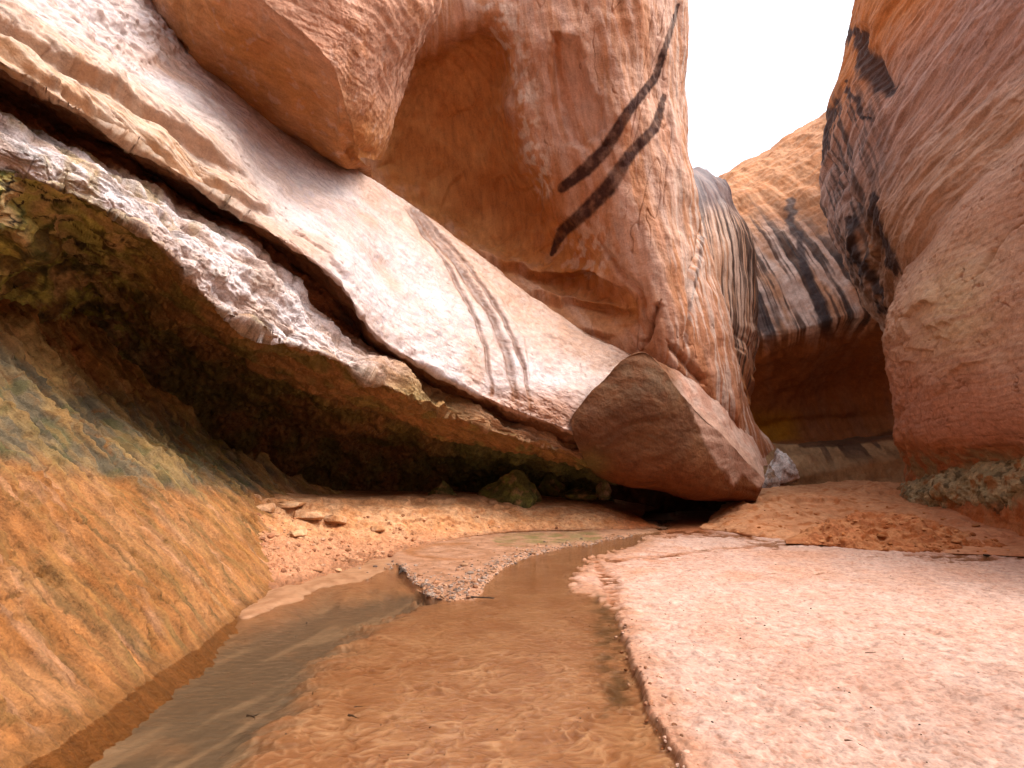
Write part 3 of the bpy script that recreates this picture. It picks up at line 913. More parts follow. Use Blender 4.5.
# ---- rounded block hanging over the slab
def make_nose():
    rails = [
        [(60, -60, 13), (150, 60, 13.2), (225, 118, 13.4), (290, 152, 13.6), (345, 178, 14), (372, 182, 15)],
        [(118, -16, 10.6), (178, 60, 10.7), (232, 102, 10.9), (290, 135, 11.1), (342, 166, 11.5), (371, 167, 12.6)],
        [(165, -40, 9.5), (212, 30, 9.6), (262, 68, 9.8), (305, 100, 10.0), (338, 134, 10.5), (364, 163, 11.7)],
        [(215, -70, 8.9), (255, -8, 8.8), (300, 32, 8.9), (332, 66, 9.2), (346, 108, 9.9), (358, 158, 11.2)],
        [(300, -110, 9.2), (325, -55, 9.1), (355, -8, 9.2), (374, 34, 9.6), (374, 96, 10.4), (368, 158, 11.7)],
        [(380, -190, 10.2), (398, -130, 10.2), (420, -70, 10.4), (436, 0, 11.0), (400, 74, 11.6), (374, 160, 12.6)],
        [(430, -340, 12.4), (440, -250, 12.6), (450, -150, 13), (442, 0, 13.8), (408, 78, 14.2), (384, 160, 14.6)],
    ]
    P = loft(rails, 460, [30, 70, 80, 90, 80, 40], sharp=(3,))
    n = outward(P)
    px, py, d = proj(P)
    bed = strata(P, (.35, -.2, 1), .10, 170, 3, .25, 1.5)
    upf = sstep(-10, 45, (px - 250) * .5 - (py - 40) * .6)
    ds = .16 * fbm(P, 1.8, 3, 171) + .04 * fbm(P, .4, 3, 173) + .012 * fbm(P, .1, 3, 175) + .016 * bed * (.3 + upf)
    pits = fbm(stretched(P, (1, .2, -.5), .05, .3), 1, 2, 176)
    ds -= .008 * sstep(.2, .5, pits) * upf
    j = jit(P, .5, 4, 177)
    ds += ledge(px, py, [(345, 170), (335, 130), (340, 100), (320, 70), (262, 20), (240, -20)], -.10, 3, 60, j)
    for x, y in ((352, 150), (366, 152)):
        ds -= .10 * np.exp(-(((px - x) / 6) ** 2 + ((py - y) / 5) ** 2))
    ds += carve(px, py, [(165, 40), (180, 45), (192, 50)], 3, .1, j) + carve(px, py, [(180, 70), (200, 78), (218, 84)], 2.5, .08, j)
    P = P + n * ds[..., None]
    col = mix((.50, .25, .13), (.54, .30, .18), sstep(-.5, .5, fbm(P, .9, 3, 178)))
    col = mix(col, (.58, .36, .28), upf * .85)
    col = mix(col, (.42, .19, .10), sstep(.1, .5, fbm(P, .5, 3, 179)) * .5)
    col = mix(col, (.66, .50, .44), sstep(.3, .6, fbm(P, .22, 3, 180)) * .3 + np.exp(-(((px - 145) / 22) ** 2 + ((py - 15) / 14) ** 2)) * .6)
    o = grid_obj('overhanging_block', P, col, .75, rock_material('pitted_sandstone', fine=.035, streak=((1, .2, -.5), 4), bump=.6, dist=.025, speck=.24), flip=True)
    tag(o, 'rounded orange sandstone block bulging out above the pale slab', 'rock outcrop')


make_nose()


# ---- the tall alcove wall and its prow against the sky
def make_alcove():
    rails = [
        [(225, -420, 18), (390, -420, 18), (470, -420, 17.5), (540, -420, 17), (610, -420, 16.5), (655, -420, 16.6), (690, -420, 17.5), (698, -420, 19.5), (690, -420, 24)],
        [(255, -150, 15.6), (400, -150, 15.8), (470, -150, 15.2), (535, -150, 14.8), (600, -150, 14.4), (650, -150, 14.6), (684, -150, 15.6), (690, -150, 17.5), (684, -150, 23)],
        [(275, -10, 14.6), (410, -5, 14.8), (470, 0, 14.6), (530, 0, 14.3), (590, 0, 13.9), (640, 0, 14.0), (681, 0, 14.9), (686, 0, 16.6), (680, 0, 22)],
        [(275, 90, 14.8), (410, 92, 16.0), (470, 90, 16.0), (520, 90, 14.9), (575, 95, 14.4), (630, 95, 13.9), (678, 95, 14.7), (683, 95, 16.5), (676, 95, 21)],
        [(280, 170, 14.8), (410, 170, 16.6), (475, 180, 16.7), (530, 185, 15.6), (580, 185, 14.6), (635, 180, 13.8), (682, 180, 14.4), (691, 180, 16.2), (684, 180, 21)],
        [(295, 210, 14.8), (430, 235, 16.2), (495, 245, 16.4), (550, 250, 15.6), (600, 250, 14.6), (648, 250, 13.7), (690, 250, 14.1), (708, 250, 16), (700, 250, 20)],
        [(335, 240, 14.8), (460, 275, 15.0), (515, 290, 15.4), (570, 298, 15.4), (615, 302, 14.6), (655, 305, 13.6), (698, 310, 13.9), (722, 315, 15.4), (715, 315, 19)],
        [(375, 270, 14.4), (500, 302, 14.5), (545, 322, 14.6), (590, 335, 14.6), (628, 342, 14.1), (662, 350, 13.5), (703, 360, 13.8), (738, 372, 15), (735, 370, 18)],
        [(405, 320, 14.4), (530, 345, 14.5), (575, 362, 14.5), (612, 372, 14.5), (650, 378, 14.2), (682, 385, 13.9), (715, 405, 14.0), (748, 425, 14.9), (752, 420, 18)],
        [(445, 380, 15), (560, 395, 15), (600, 405, 15), (640, 412, 15), (680, 420, 14.9), (705, 430, 14.9), (735, 445, 15.2), (760, 460, 15.8), (770, 450, 18)],
    ]
    P = loft(rails, 820, [30, 50, 90, 80, 80, 70, 70, 60, 40])
    n = outward(P)
    px, py, d = proj(P)
    j = jit(P, .7, 6, 190)
    prow = sstep(585, 650, px)
    alc = sdf_poly(px + j[0] * 1.5, py + j[1] * 1.5, [(372, 170), (380, 110), (400, 75), (440, 38), (490, 25), (512, 45), (516, 70), (508, 100), (522, 130), (528, 160), (552, 180), (560, 215), (600, 250), (612, 275), (640, 300), (640, 330), (560, 300), (500, 268), (440, 230)])
    alcm = sstep(-22, 20, alc + 14 * fbm(P, .6, 4, 188))
    ds = .20 * fbm(P, 2.6, 3, 191) + .03 * fbm(P, .7, 3, 193) + .006 * fbm(P, .14, 3, 195)
    ds += .16 * terr(fbm(P, 2.4, 2, 187), 3, .10) * alcm
    ds -= .45 * sstep(-10, 34, alc)                      # spalled hollow with a clear brink
    ds += .04 * fbm(P, .5, 4, 196) * (1 - alcm) * sstep(440, 520, px)
    # second, shallower scar
    sc2 = sdf_poly(px + j[0], py + j[1], [(552, 30), (575, 40), (590, 70), (602, 105), (604, 130), (585, 150), (565, 140), (556, 100), (548, 60)])
    ds -= .25 * sstep(-3, 8, sc2)
    # long vertical flutes on the prow
    fl = fbm(runs(P, (1, .25, .12), .5, 5.0), 1, 2, 197)
    f2 = fbm(runs(P, (1, .25, .12), .12, 2.2), 1, 3, 198)
    ds += prow * (.08 * fl + .008 * f2)
    plates = fbm(runs(P, (1, .25, .3), .7, 2.6), 1, 3, 199)
    ds += sstep(500, 560, px) * .06 * terr(fbm(runs(P, (1, .25, .2), 1.6, 3.2), 1, 2, 209), 3, .3)
    p2 = fbm(runs(P, (1, .25, .45), .3, 1.3), 1, 3, 200)
    ds += sstep(520, 600, px) * .03 * fbm(runs(P, (1, .25, .35), .35, 2.5), 1, 3, 194)
    ckp = cracks(P, (.15, .1, 1), .5, 2.4, 785, .035, -.02) * sstep(500, 560, px)
    ds -= .02 * ckp
    # ledges at the alcove's foot
    for pts, a in (([(440, 250), (490, 268), (540, 276), (590, 272), (632, 290)], .5), ([(500, 290), (560, 306), (600, 304), (640, 314)], .40), ([(520, 312), (570, 328), (620, 338)], .2)):
        ds += ledge(px, py, pts, a, 3, 16, (j[0] * .7, j[1] * .7))
    for pts, wd, a in (([(700, 95), (706, 190), (700, 250), (690, 300), (682, 350)], 2.5, .18), ([(660, 300), (652, 325), (640, 352)], 3.5, .25), ([(667, 340), (690, 372), (705, 385)], 3, .2), ([(600, 240), (618, 262), (640, 290), (644, 318)], 3, .15)):
        ds += carve(px, py, pts, wd, a, (j[0] * .5, j[1] * .3))
    P = P + n * ds[..., None]
    px, py, d = proj(P)
    hollow = mix((.40, .175, .085), (.48, .24, .125), sstep(-.5, .5, fbm(P, 1.4, 4, 201)))
    hollow = mix(hollow, (.36, .14, .065), sstep(.1, .5, fbm(P, .6, 3, 202)) * .5)
    wall = mix((.47, .255, .165), (.57, .375, .29), sstep(-.4, .4, fbm(runs(P, (1, .25, .12), .5, 3), 1, 3, 203)))
    wall = mix(wall, (.64, .45, .37), sstep(.1, .4, f2 + .4 * fl) * .55)
    wall = mix(wall, (.42, .20, .125), sstep(.1, .45, plates) * .5)
    col = mix(wall, mix((.62, .44, .37), (.36, .17, .10), sstep(-.2, .2, fbm(runs(P, (1, .25, .35), .22, 3.0), 1, 3, 208))), .5 * sstep(.1, .35, np.abs(fbm(runs(P, (1, .25, .35), .22, 3.0), 1, 3, 208))))
    col = mix(col, hollow, alcm)
    col = mix(col, (.20, .08, .045), ckp * .45)
    col = mix(col, (.36, .17, .105), sstep(270, 330, py + j[1] * 2) * sstep(610, 660, px + j[0] * 2) * .65 * (1 - alcm))
    # chalky run down the rib
    rib = mark(px, py, [(478, -30), (500, 10), (522, 60), (528, 110), (535, 150), (545, 190)], [20, 16, 11, 12, 14, 8], .8, j)
    col = mix(col, (.70, .58, .50), rib * sstep(-.15, .35, fbm(P, .25, 4, 205)) * .8)
    pale = np.exp(-(((px - 590) / 30) ** 2 + ((py - 250) / 28) ** 2))
    col = mix(col, (.66, .52, .44), np.clip(pale, 0, 1) * sstep(-.1, .3, fbm(P, .3, 4, 206)) * .7)
    # two slanting near-black bars drawn into the wall colour
    jb = (j[0] * .06 + 1.0 * fbm(P, .12, 2, 207), j[1] * .06)
    b1 = mark(px, py, [(678, 5), (668, 40), (655, 78), (628, 112), (605, 150), (585, 170), (562, 188)], [2, 3, 4, 5, 6.5, 7, 5], .25, jb)
    b2 = mark(px, py, [(664, 96), (655, 128), (632, 152), (608, 188), (585, 212), (562, 232), (552, 254)], [2.5, 5, 6, 8, 7.5, 6, 2.5], .25, jb)
    bars = np.maximum(b1, b2)
    col = mix(col, (.045, .02, .016), bars * np.clip(.9 + .35 * fbm(P, .25, 3, 189), .6, .98))
    sm = mark(px, py, [(700, 150), (706, 200), (700, 260), (690, 310)], [1, 2, 2, 1], .5, jb)
    col = mix(col, (.07, .04, .035), sm * .8)
    col = mix(col, (.56, .32, .20), sstep(270, 320, py) * sstep(640, 560, px) * .55)
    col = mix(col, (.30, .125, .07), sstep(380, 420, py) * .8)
    fr = sstep(655, 690, px) * sstep(.0, .3, f2)
    col = mix(col, (.66, .56, .50), fr * .5)
    rough = .72 + .2 * bars
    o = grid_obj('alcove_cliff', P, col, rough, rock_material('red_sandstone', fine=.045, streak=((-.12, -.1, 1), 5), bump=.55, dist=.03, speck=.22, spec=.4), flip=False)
    tag(o, 'tall red cliff with a deep scooped alcove and two slanting black streaks', 'cliff')


make_alcove()


# ---- black-striped nose behind the prow
def make_striped():
    rails = [
        [(650, 172, 19), (690, 168, 20), (708, 172, 21), (722, 180, 22), (728, 186, 23), (725, 190, 26)],
        [(650, 178, 17.6), (690, 178, 17.8), (708, 184, 18.6), (724, 194, 19.8), (733, 203, 21.4), (730, 206, 26)],
        [(650, 215, 16.8), (690, 212, 16.8), (715, 216, 17.4), (738, 224, 18.8), (747, 231, 20.8), (743, 232, 26)],
        [(650, 260, 16.4), (690, 260, 16.3), (718, 260, 16.9), (746, 262, 18.4), (756, 264, 20.6), (750, 264, 26)],
        [(650, 320, 16.0), (692, 320, 15.9), (722, 320, 16.6), (748, 320, 18.2), (756, 320, 20.4), (750, 320, 26)],
        [(655, 375, 15.8), (700, 375, 15.7), (728, 375, 16.4), (747, 375, 18.0), (752, 375, 20.2), (748, 375, 26)],
        [(665, 425, 15.8), (712, 425, 15.8), (732, 425, 16.6), (744, 425, 18.2), (748, 425, 20.4), (745, 425, 26)],
        [(675, 470, 16.2), (715, 465, 16.4), (738, 462, 17.2), (752, 460, 18.8), (758, 458, 21), (755, 455, 26)],
    ]
    P = loft(rails, 320, [20, 50, 50, 60, 60, 50, 40])
    n = outward(P)
    px, py, d = proj(P)
    fl = fbm(runs(P, (1, .6, 0), .4, 5.0), 1, 3, 211)
    ds = .14 * fbm(P, 1.8, 3, 212) + .05 * fl + .01 * fbm(P, .2, 3, 213)
    ds += .14 * strata(P, (.5, 0, 1), .5, 214, 2, .5, 2) * sstep(300, 350, py)
    P = P + n * ds[..., None]
    st = fbm(runs(P, (1, .6, -.02), .17, 9), 1, 3, 215) + .10 * fbm(P, .6, 3, 216) + .12
    st2 = fbm(runs(P, (1, .6, -.02), .09, 5), 1, 2, 217)
    col = mix((.54, .32, .22), (.66, .50, .42), sstep(-.4, .4, st2))
    col = mix(col, (.42, .19, .10), sstep(330, 390, py))
    patch = fbm(runs(P, (1, .6, 0), .8, 2.5), 1, 3, 218)
    fine_ = fbm(runs(P, (1, .6, -.02), .06, 3), 1, 3, 219)
    bl = sstep(-.08, .34, st + .35 * patch + .25 * fine_ + .12 * sstep(260, 190, py) - .25 * sstep(330, 420, py) - .22 * sstep(715, 690, px))
    col = mix(col, mix((.05, .035, .032), (.13, .075, .055), sstep(-.3, .3, fine_)), np.clip(bl * .95, 0, 1) * sstep(-.8, -.1, fbm(runs(P, (1, .6, 0), .35, 1.6), 1, 3, 220)))
    col = mix(col, (.12, .09, .10), sstep(222, 195, py) * .75)
    o = grid_obj('striped_cliff', P, col, .55, rock_material('varnished_sandstone', fine=.06, streak=((0, 0, 1), 6), bump=.5, dist=.03, speck=.22, spec=.5), flip=False)
    tag(o, 'narrow rounded cliff nose painted with thin vertical black stripes', 'cliff')


make_striped()


# ---- the block that hangs over the mouth of the stream
def make_block():
    rails = [
        [(616, 440, 15), (640, 415, 15), (668, 374, 15.4), (716, 390, 16), (750, 432, 16.6), (766, 468, 17.2)],
        [(606, 430, 13.0), (630, 408, 13.0), (660, 366, 13.3), (704, 386, 14.0), (742, 428, 14.8), (764, 466, 15.2)],
        [(574, 416, 12.6), (594, 390, 12.5), (642, 351, 12.5), (684, 397, 12.8), (727, 440, 13.3), (764, 480, 14.1)],
        [(573, 434, 12.5), (598, 420, 12.4), (648, 408, 12.45), (686, 428, 12.8), (722, 456, 13.3), (760, 486, 14.0)],
        [(582, 455, 12.7), (606, 455, 12.6), (650, 458, 12.7), (688, 468, 12.95), (722, 480, 13.4), (758, 492, 14.0)],
        [(592, 473, 13.2), (614, 481, 13.2), (652, 488, 13.3), (690, 493, 13.5), (724, 496, 13.8), (756, 498, 14.2)],
        [(600, 474, 14.4), (620, 482, 14.4), (655, 490, 14.6), (692, 496, 15), (728, 500, 15.6), (762, 500, 16.2)],
        [(590, 470, 19), (620, 478, 19), (655, 482, 19.2), (692, 484, 19.5), (740, 486, 20), (790, 488, 20)],
    ]
    P = loft(rails, 460, [14, 40, 90, 80, 60, 40, 24], sharp=(2,))
    n = outward(P)
    px, py, d = proj(P)
    ds = .05 * fbm(P, 1.6, 3, 221) + .10 * terr(fbm(P, 1.6, 1, 222), 2, .35) + .015 * fbm(P, .4, 3, 223) + .01 * fbm(P, .12, 3, 225)
    ds += .004 * strata(P, (-.6, .3, 1), .12, 226, 2, .2, 1.5)
    P = P + n * ds[..., None]
    rows = np.arange(P.shape[0])[:, None] * np.ones(P.shape[1])
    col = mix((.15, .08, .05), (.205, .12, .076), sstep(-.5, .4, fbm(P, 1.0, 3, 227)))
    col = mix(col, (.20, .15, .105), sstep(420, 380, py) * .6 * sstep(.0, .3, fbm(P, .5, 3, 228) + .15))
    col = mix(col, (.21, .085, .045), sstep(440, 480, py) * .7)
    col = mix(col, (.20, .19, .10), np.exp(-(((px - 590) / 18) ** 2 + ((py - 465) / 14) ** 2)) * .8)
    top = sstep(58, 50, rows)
    col = mix(col, mix((.62, .44, .37), (.70, .58, .52), sstep(-.3, .3, fbm(P, .4, 3, 229))), top * sstep(660, 690, px))  # skylight on the block's top face painted in as a paler colour
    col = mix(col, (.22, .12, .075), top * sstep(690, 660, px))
    lip = sdf_poly(px + 4 * fbm(P, .3, 2, 230), py, [(684, 392), (715, 418), (745, 448), (768, 478), (758, 488), (742, 474), (732, 486), (716, 462), (706, 452), (698, 425)])
    col = mix(col, (.60, .46, .39), sstep(-2, 3, lip) * .85)  # skylit lip, also painted pale
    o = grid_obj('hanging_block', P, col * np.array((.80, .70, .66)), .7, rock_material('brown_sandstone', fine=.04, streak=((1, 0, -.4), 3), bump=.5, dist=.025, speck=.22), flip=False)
    tag(o, 'smooth brown rock block with a pale upper edge hanging over the dark stream mouth', 'rock outcrop')
    # dark back of the low tunnel
    rails = [[(560, 450, 17.2), (620, 440, 17.4), (680, 440, 17.6), (725, 450, 17.6), (752, 480, 16.4)], [(560, 500, 17.2), (620, 505, 17.4), (680, 508, 17.6), (730, 505, 17.4), (756, 500, 15.6)], [(540, 540, 17), (620, 535, 17.2), (680, 532, 17.4), (735, 530, 17), (765, 530, 15)]]
    P = loft(rails, 160, [40, 30])
    n = outward(P)
    P = P + n * (.3 * fbm(P, 1.2, 4, 231))[..., None]
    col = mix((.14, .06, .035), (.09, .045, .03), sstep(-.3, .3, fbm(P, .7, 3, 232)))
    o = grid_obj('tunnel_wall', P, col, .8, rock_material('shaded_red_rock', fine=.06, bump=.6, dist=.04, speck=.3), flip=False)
    tag(o, 'dark red rock closing the low tunnel where the stream comes out', 'rock wall')


make_block()


# ---- back cliff at the bend
def make_back():
    rails = [
        [(640, 215, 40), (700, 190, 40), (745, 162, 40), (790, 138, 40), (830, 112, 40), (880, 60, 38), (930, 0, 36)],
        [(640, 222, 33), (700, 198, 33), (735, 172, 34), (785, 143, 34), (822, 120, 33), (870, 80, 31), (920, 30, 30)],
        [(640, 240, 30), (700, 225, 29), (745, 205, 29), (790, 185, 28.5), (830, 175, 27), (880, 160, 25), (930, 140, 24)],
        [(640, 275, 28), (700, 265, 26.5), (750, 255, 26), (800, 245, 25), (845, 235, 23.5), (890, 230, 22), (940, 220, 21)],
        [(640, 330, 26), (700, 325, 24.5), (752, 322, 24), (805, 312, 23), (850, 300, 22), (892, 300, 21), (940, 300, 20)],
        [(640, 360, 26), (700, 360, 24.8), (755, 352, 24.2), (810, 340, 23.2), (855, 328, 22.4), (895, 330, 21.5), (940, 330, 21)],
        [(640, 400, 29), (700, 400, 28), (758, 395, 27.5), (815, 388, 27), (860, 380, 26.4), (900, 380, 25.5), (940, 380, 25)],
        [(640, 440, 29), (700, 442, 28.5), (760, 444, 28), (815, 440, 27.5), (860, 438, 27), (900, 434, 26), (940, 430, 25)],
        [(640, 448, 25), (700, 449, 24.5), (765, 450, 24), (815, 446, 23.6), (860, 443, 23.2), (900, 438, 22.5), (940, 434, 22)],
        [(640, 470, 24), (700, 470, 23.6), (770, 470, 23), (818, 468, 22.7), (862, 466, 22.4), (902, 462, 22), (940, 458, 21)],
        [(640, 496, 23.4), (700, 496, 23), (770, 495, 22.6), (818, 494, 22.3), (862, 492, 22), (904, 488, 21.5), (940, 484, 20)],
    ]
    P = loft(rails, 520, [20, 60, 60, 60, 40, 40, 40, 16, 30, 30], sharp=(8,), far=1.25)
    n = outward(P)
    px, py, d = proj(P)
    fl = fbm(runs(P, (1, -.3, .35), .7, 6), 1, 3, 241)
    ds = .35 * fbm(P, 3.0, 3, 242) + .06 * fbm(P, .8, 3, 243) + .03 * fbm(P, .25, 3, 244) + .10 * fl * sstep(360, 320, py)
    ds += .10 * strata(P, (-.45, 0, 1), .9, 245, 2, 1.2, 6) * sstep(230, 200, py)
    ds += .25 * strata(P, (-.15, 0, 1), .9, 246, 2, .4, 3) * sstep(400, 430, py)
    P = P + n * ds[..., None]
    j = jit(P, 1.5, 8, 247)
    up = mix((.50, .24, .135), (.56, .315, .20), sstep(-.4, .4, fbm(stretched(P, (1, 0, .5), .4, 2), 1, 3, 248)))
    face = mix((.54, .32, .22), (.68, .52, .45), sstep(-.3, .4, fl + .3 * fbm(P, .8, 3, 249)))
    col = mix(up, face, sstep(200, 250, py + j[1]))
    st = .9 * fbm(runs(P, (1, -.2, .16), .26, 12), 1, 3, 250) + .45 * fbm(runs(P, (1, -.2, .16), 1.3, 12), 1, 2, 239) + .12 * fbm(P, 1.6, 3, 251) + .08
    zone = sstep(195, 250, py - (px - 800) * .35 + j[1]) * sstep(400, 350, py)
    fine_ = fbm(runs(P, (1, -.2, .16), .10, 5), 1, 3, 238)
    bl = sstep(-.12, .30, st + .3 * fine_ + .3 * fbm(P, 2.2, 3, 237) + .25 * np.exp(-(((px - 790) / 30) ** 2 + ((py - 235) / 26) ** 2)) + .18 * sstep(290, 240, py) * sstep(760, 790, px) - .1)
    col = mix(col, mix((.035, .026, .025), (.10, .055, .04), sstep(-.3, .3, fine_)), bl * zone * .95 * sstep(-.9, -.2, fbm(runs(P, (1, -.2, .16), .8, 2.4), 1, 3, 236)))
    tw = mark(px, py, [(815, 300), (825, 330), (850, 348), (868, 355)], [5, 6, 4, 2], .5, j) + mark(px, py, [(760, 300), (770, 340), (790, 375), (798, 390)], [6, 8, 5, 2], .5, j) + mark(px, py, [(788, 200), (800, 250), (815, 300)], [4, 5, 5], .5, j)
    col = mix(col, (.055, .04, .04), np.clip(tw, 0, 1) * .85)
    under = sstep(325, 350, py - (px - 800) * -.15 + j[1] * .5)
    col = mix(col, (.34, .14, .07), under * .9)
    yel = sstep(400, 425, py) * sstep(812, 780, px) * sstep(446, 440, py)
    col = mix(col, (.46, .22, .07), yel * .9)
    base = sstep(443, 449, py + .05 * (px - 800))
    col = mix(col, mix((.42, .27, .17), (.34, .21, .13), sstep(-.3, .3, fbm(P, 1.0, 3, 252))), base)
    drip = sstep(.25, .4, fbm(runs(P, (1, -.1, 0), .5, 6), 1, 2, 253)) * base * sstep(474, 450, py) * sstep(800, 830, px)
    col = mix(col, (.08, .045, .035), drip * .8)
    col = mix(col, (.09, .045, .03), mark(px, py, [(800, 448), (835, 446), (870, 441), (905, 436)], [1.5, 2.5, 3, 3], .5) * .8)
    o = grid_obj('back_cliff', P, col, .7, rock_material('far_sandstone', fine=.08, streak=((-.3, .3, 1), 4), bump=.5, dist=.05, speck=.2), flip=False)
    tag(o, 'far cliff closing the bend, pale with black streaks over a dark undercut', 'cliff')


make_back()


# ---- right-hand cliff, upper part
def make_right():
    rails = [
        [(905, -60, 34), (900, -70, 30), (915, -85, 28), (960, -95, 25), (1040, -100, 22), (1140, -100, 19), (1330, -100, 16)],
        [(895, -50, 28), (866, -55, 22), (884, -65, 18.4), (932, -70, 15.6), (1000, -75, 13.0), (1090, -80, 10.6), (1280, -80, 8.2)],
        [(890, -10, 27), (856, -5, 21), (872, -5, 17.4), (920, -5, 14.4), (985, -5, 11.8), (1070, -10, 9.4), (1260, -10, 7)],
        [(880, 55, 27), (846, 55, 21), (862, 60, 17.4), (908, 65, 14.4), (970, 65, 11.8), (1060, 70, 9.3), (1260, 70, 6.8)],
        [(860, 110, 27), (828, 115, 21.6), (848, 125, 17.8), (892, 130, 14.8), (952, 130, 12), (1040, 135, 9.4), (1260, 150, 6.8)],
        [(860, 180, 27), (824, 190, 22.4), (850, 195, 17.6), (890, 195, 14.3), (945, 190, 11.5), (1030, 190, 9.3), (1260, 210, 6.8)],
        [(880, 240, 27), (838, 250, 22), (865, 250, 17.0), (900, 250, 13.6), (948, 245, 11.2), (1030, 250, 9.3), (1260, 280, 7)],
        [(900, 300, 26), (866, 300, 21.4), (885, 300, 16.4), (915, 300, 13.6), (960, 300, 11.8), (1040, 310, 10.2), (1260, 350, 7.4)],
        [(950, 360, 25), (903, 358, 20.8), (905, 355, 18), (930, 355, 16), (975, 360, 14), (1050, 370, 11.6), (1260, 420, 8)],
        [(990, 480, 25), (945, 480, 20), (950, 480, 18), (965, 480, 16.5), (1000, 480, 14.6), (1060, 490, 12), (1260, 520, 8)],
    ]
    P = loft(rails, 640, [20, 30, 60, 70, 70, 60, 60, 50, 30], far=1.22)
    n = outward(P)
    px, py, d = proj(P)
    j = jit(P, .8, 7, 260)
    flow = W(850, 300, np.array(21.)) - W(1024, 20, np.array(12.2))
    L1 = fbm(stretched(P, flow, .55, 3.2), 1, 2, 261)
    L2 = fbm(stretched(P, flow, .12, .8), 1, 3, 263)
    ds = .22 * fbm(P, 3.4, 2, 264) + .12 * L1 + .02 * L2 + .014 * fbm(P, .12, 3, 265)
    ov = fbm(stretched(P, flow, .3, 1.1), 1, 3, 266)
    ds += .13 * terr(fbm(stretched(P, flow, .9, 3.6), 1, 2, 259), 4, .08) + .05 * terr(fbm(stretched(P, flow, .3, 1.4), 1, 2, 258), 3, .1)
    for pts, a, wd in (([(855, 20), (868, 55), (885, 85), (893, 95)], .25, 9), ([(828, 150), (845, 200), (862, 250), (880, 300)], .35, 7)):
        ds += carve(px, py, pts, wd, a, j)
    P = P + n * ds[..., None]
    col = mix((.47, .31, .26), (.57, .41, .355), sstep(-.4, .4, L1 + .4 * L2))
    col = mix(col, (.38, .24, .20), sstep(.1, .5, L2) * .6)
    col = mix(col, (.58, .28, .15), sstep(30, -40, (px - 900) * .75 + (py - 60) * .62) * sstep(200, 120, py))
    col = mix(col, (.50, .29, .16), np.exp(-(((px - 880) / 28) ** 2 + ((py - 245) / 40) ** 2)) * .8)
    nb = poly_dist(px, py, [(893, 300), (905, 245), (940, 190), (985, 150), (1040, 120)])[0]
    col = mix(col, (.54, .37, .27), np.exp(-(nb / 55) ** 2) * .8)
    ckr = cracks(P, flow, .5, 2.6, 790, .04, .0)
    col = mix(col, (.20, .12, .10), ckr * .3)
    st = fbm(runs(P, (.5, -1, .3), .32, 6), 1, 3, 267) + .25 * fbm(P, 1.2, 3, 268)
    zone = sstep(905, 850, px + (py - 150) * .1 + j[0]) * sstep(70, 115, py + (px - 840) * .3)
    bl = sstep(-.1, .2, st)
    col = mix(col, (.085, .065, .06), zone * sstep(-.15, .35, st + .3 * fbm(runs(P, (.5, -1, .3), .12, 3), 1, 3, 257)) * .85)
    bk = mark(px, py, [(852, 30), (864, 60), (880, 84), (890, 92)], [6, 9, 11, 7], .4, j) + mark(px, py, [(835, 105), (826, 130), (822, 160)], [4, 4, 3], .5, j) + mark(px, py, [(848, 85), (860, 112), (868, 122)], [3, 3, 1], .5, j) + mark(px, py, [(872, 200), (882, 235), (895, 262), (902, 275)], [6, 8, 7, 3], .5, j) + mark(px, py, [(845, 220), (855, 262), (874, 290), (884, 310)], [3, 4, 4, 2], .5, j)
    col = mix(col, (.05, .035, .035), np.clip(bk, 0, 1) * .9)
    o = grid_obj('right_cliff', P, col, .7, rock_material('grooved_sandstone', fine=.045, streak=(flow, 5), bump=.7, dist=.035, speck=.26), flip=False)
    o.name = 'grooved_cliff'
    tag(o, 'steep mauve and orange grooved cliff with black stains beside the open sky', 'cliff')


make_right()


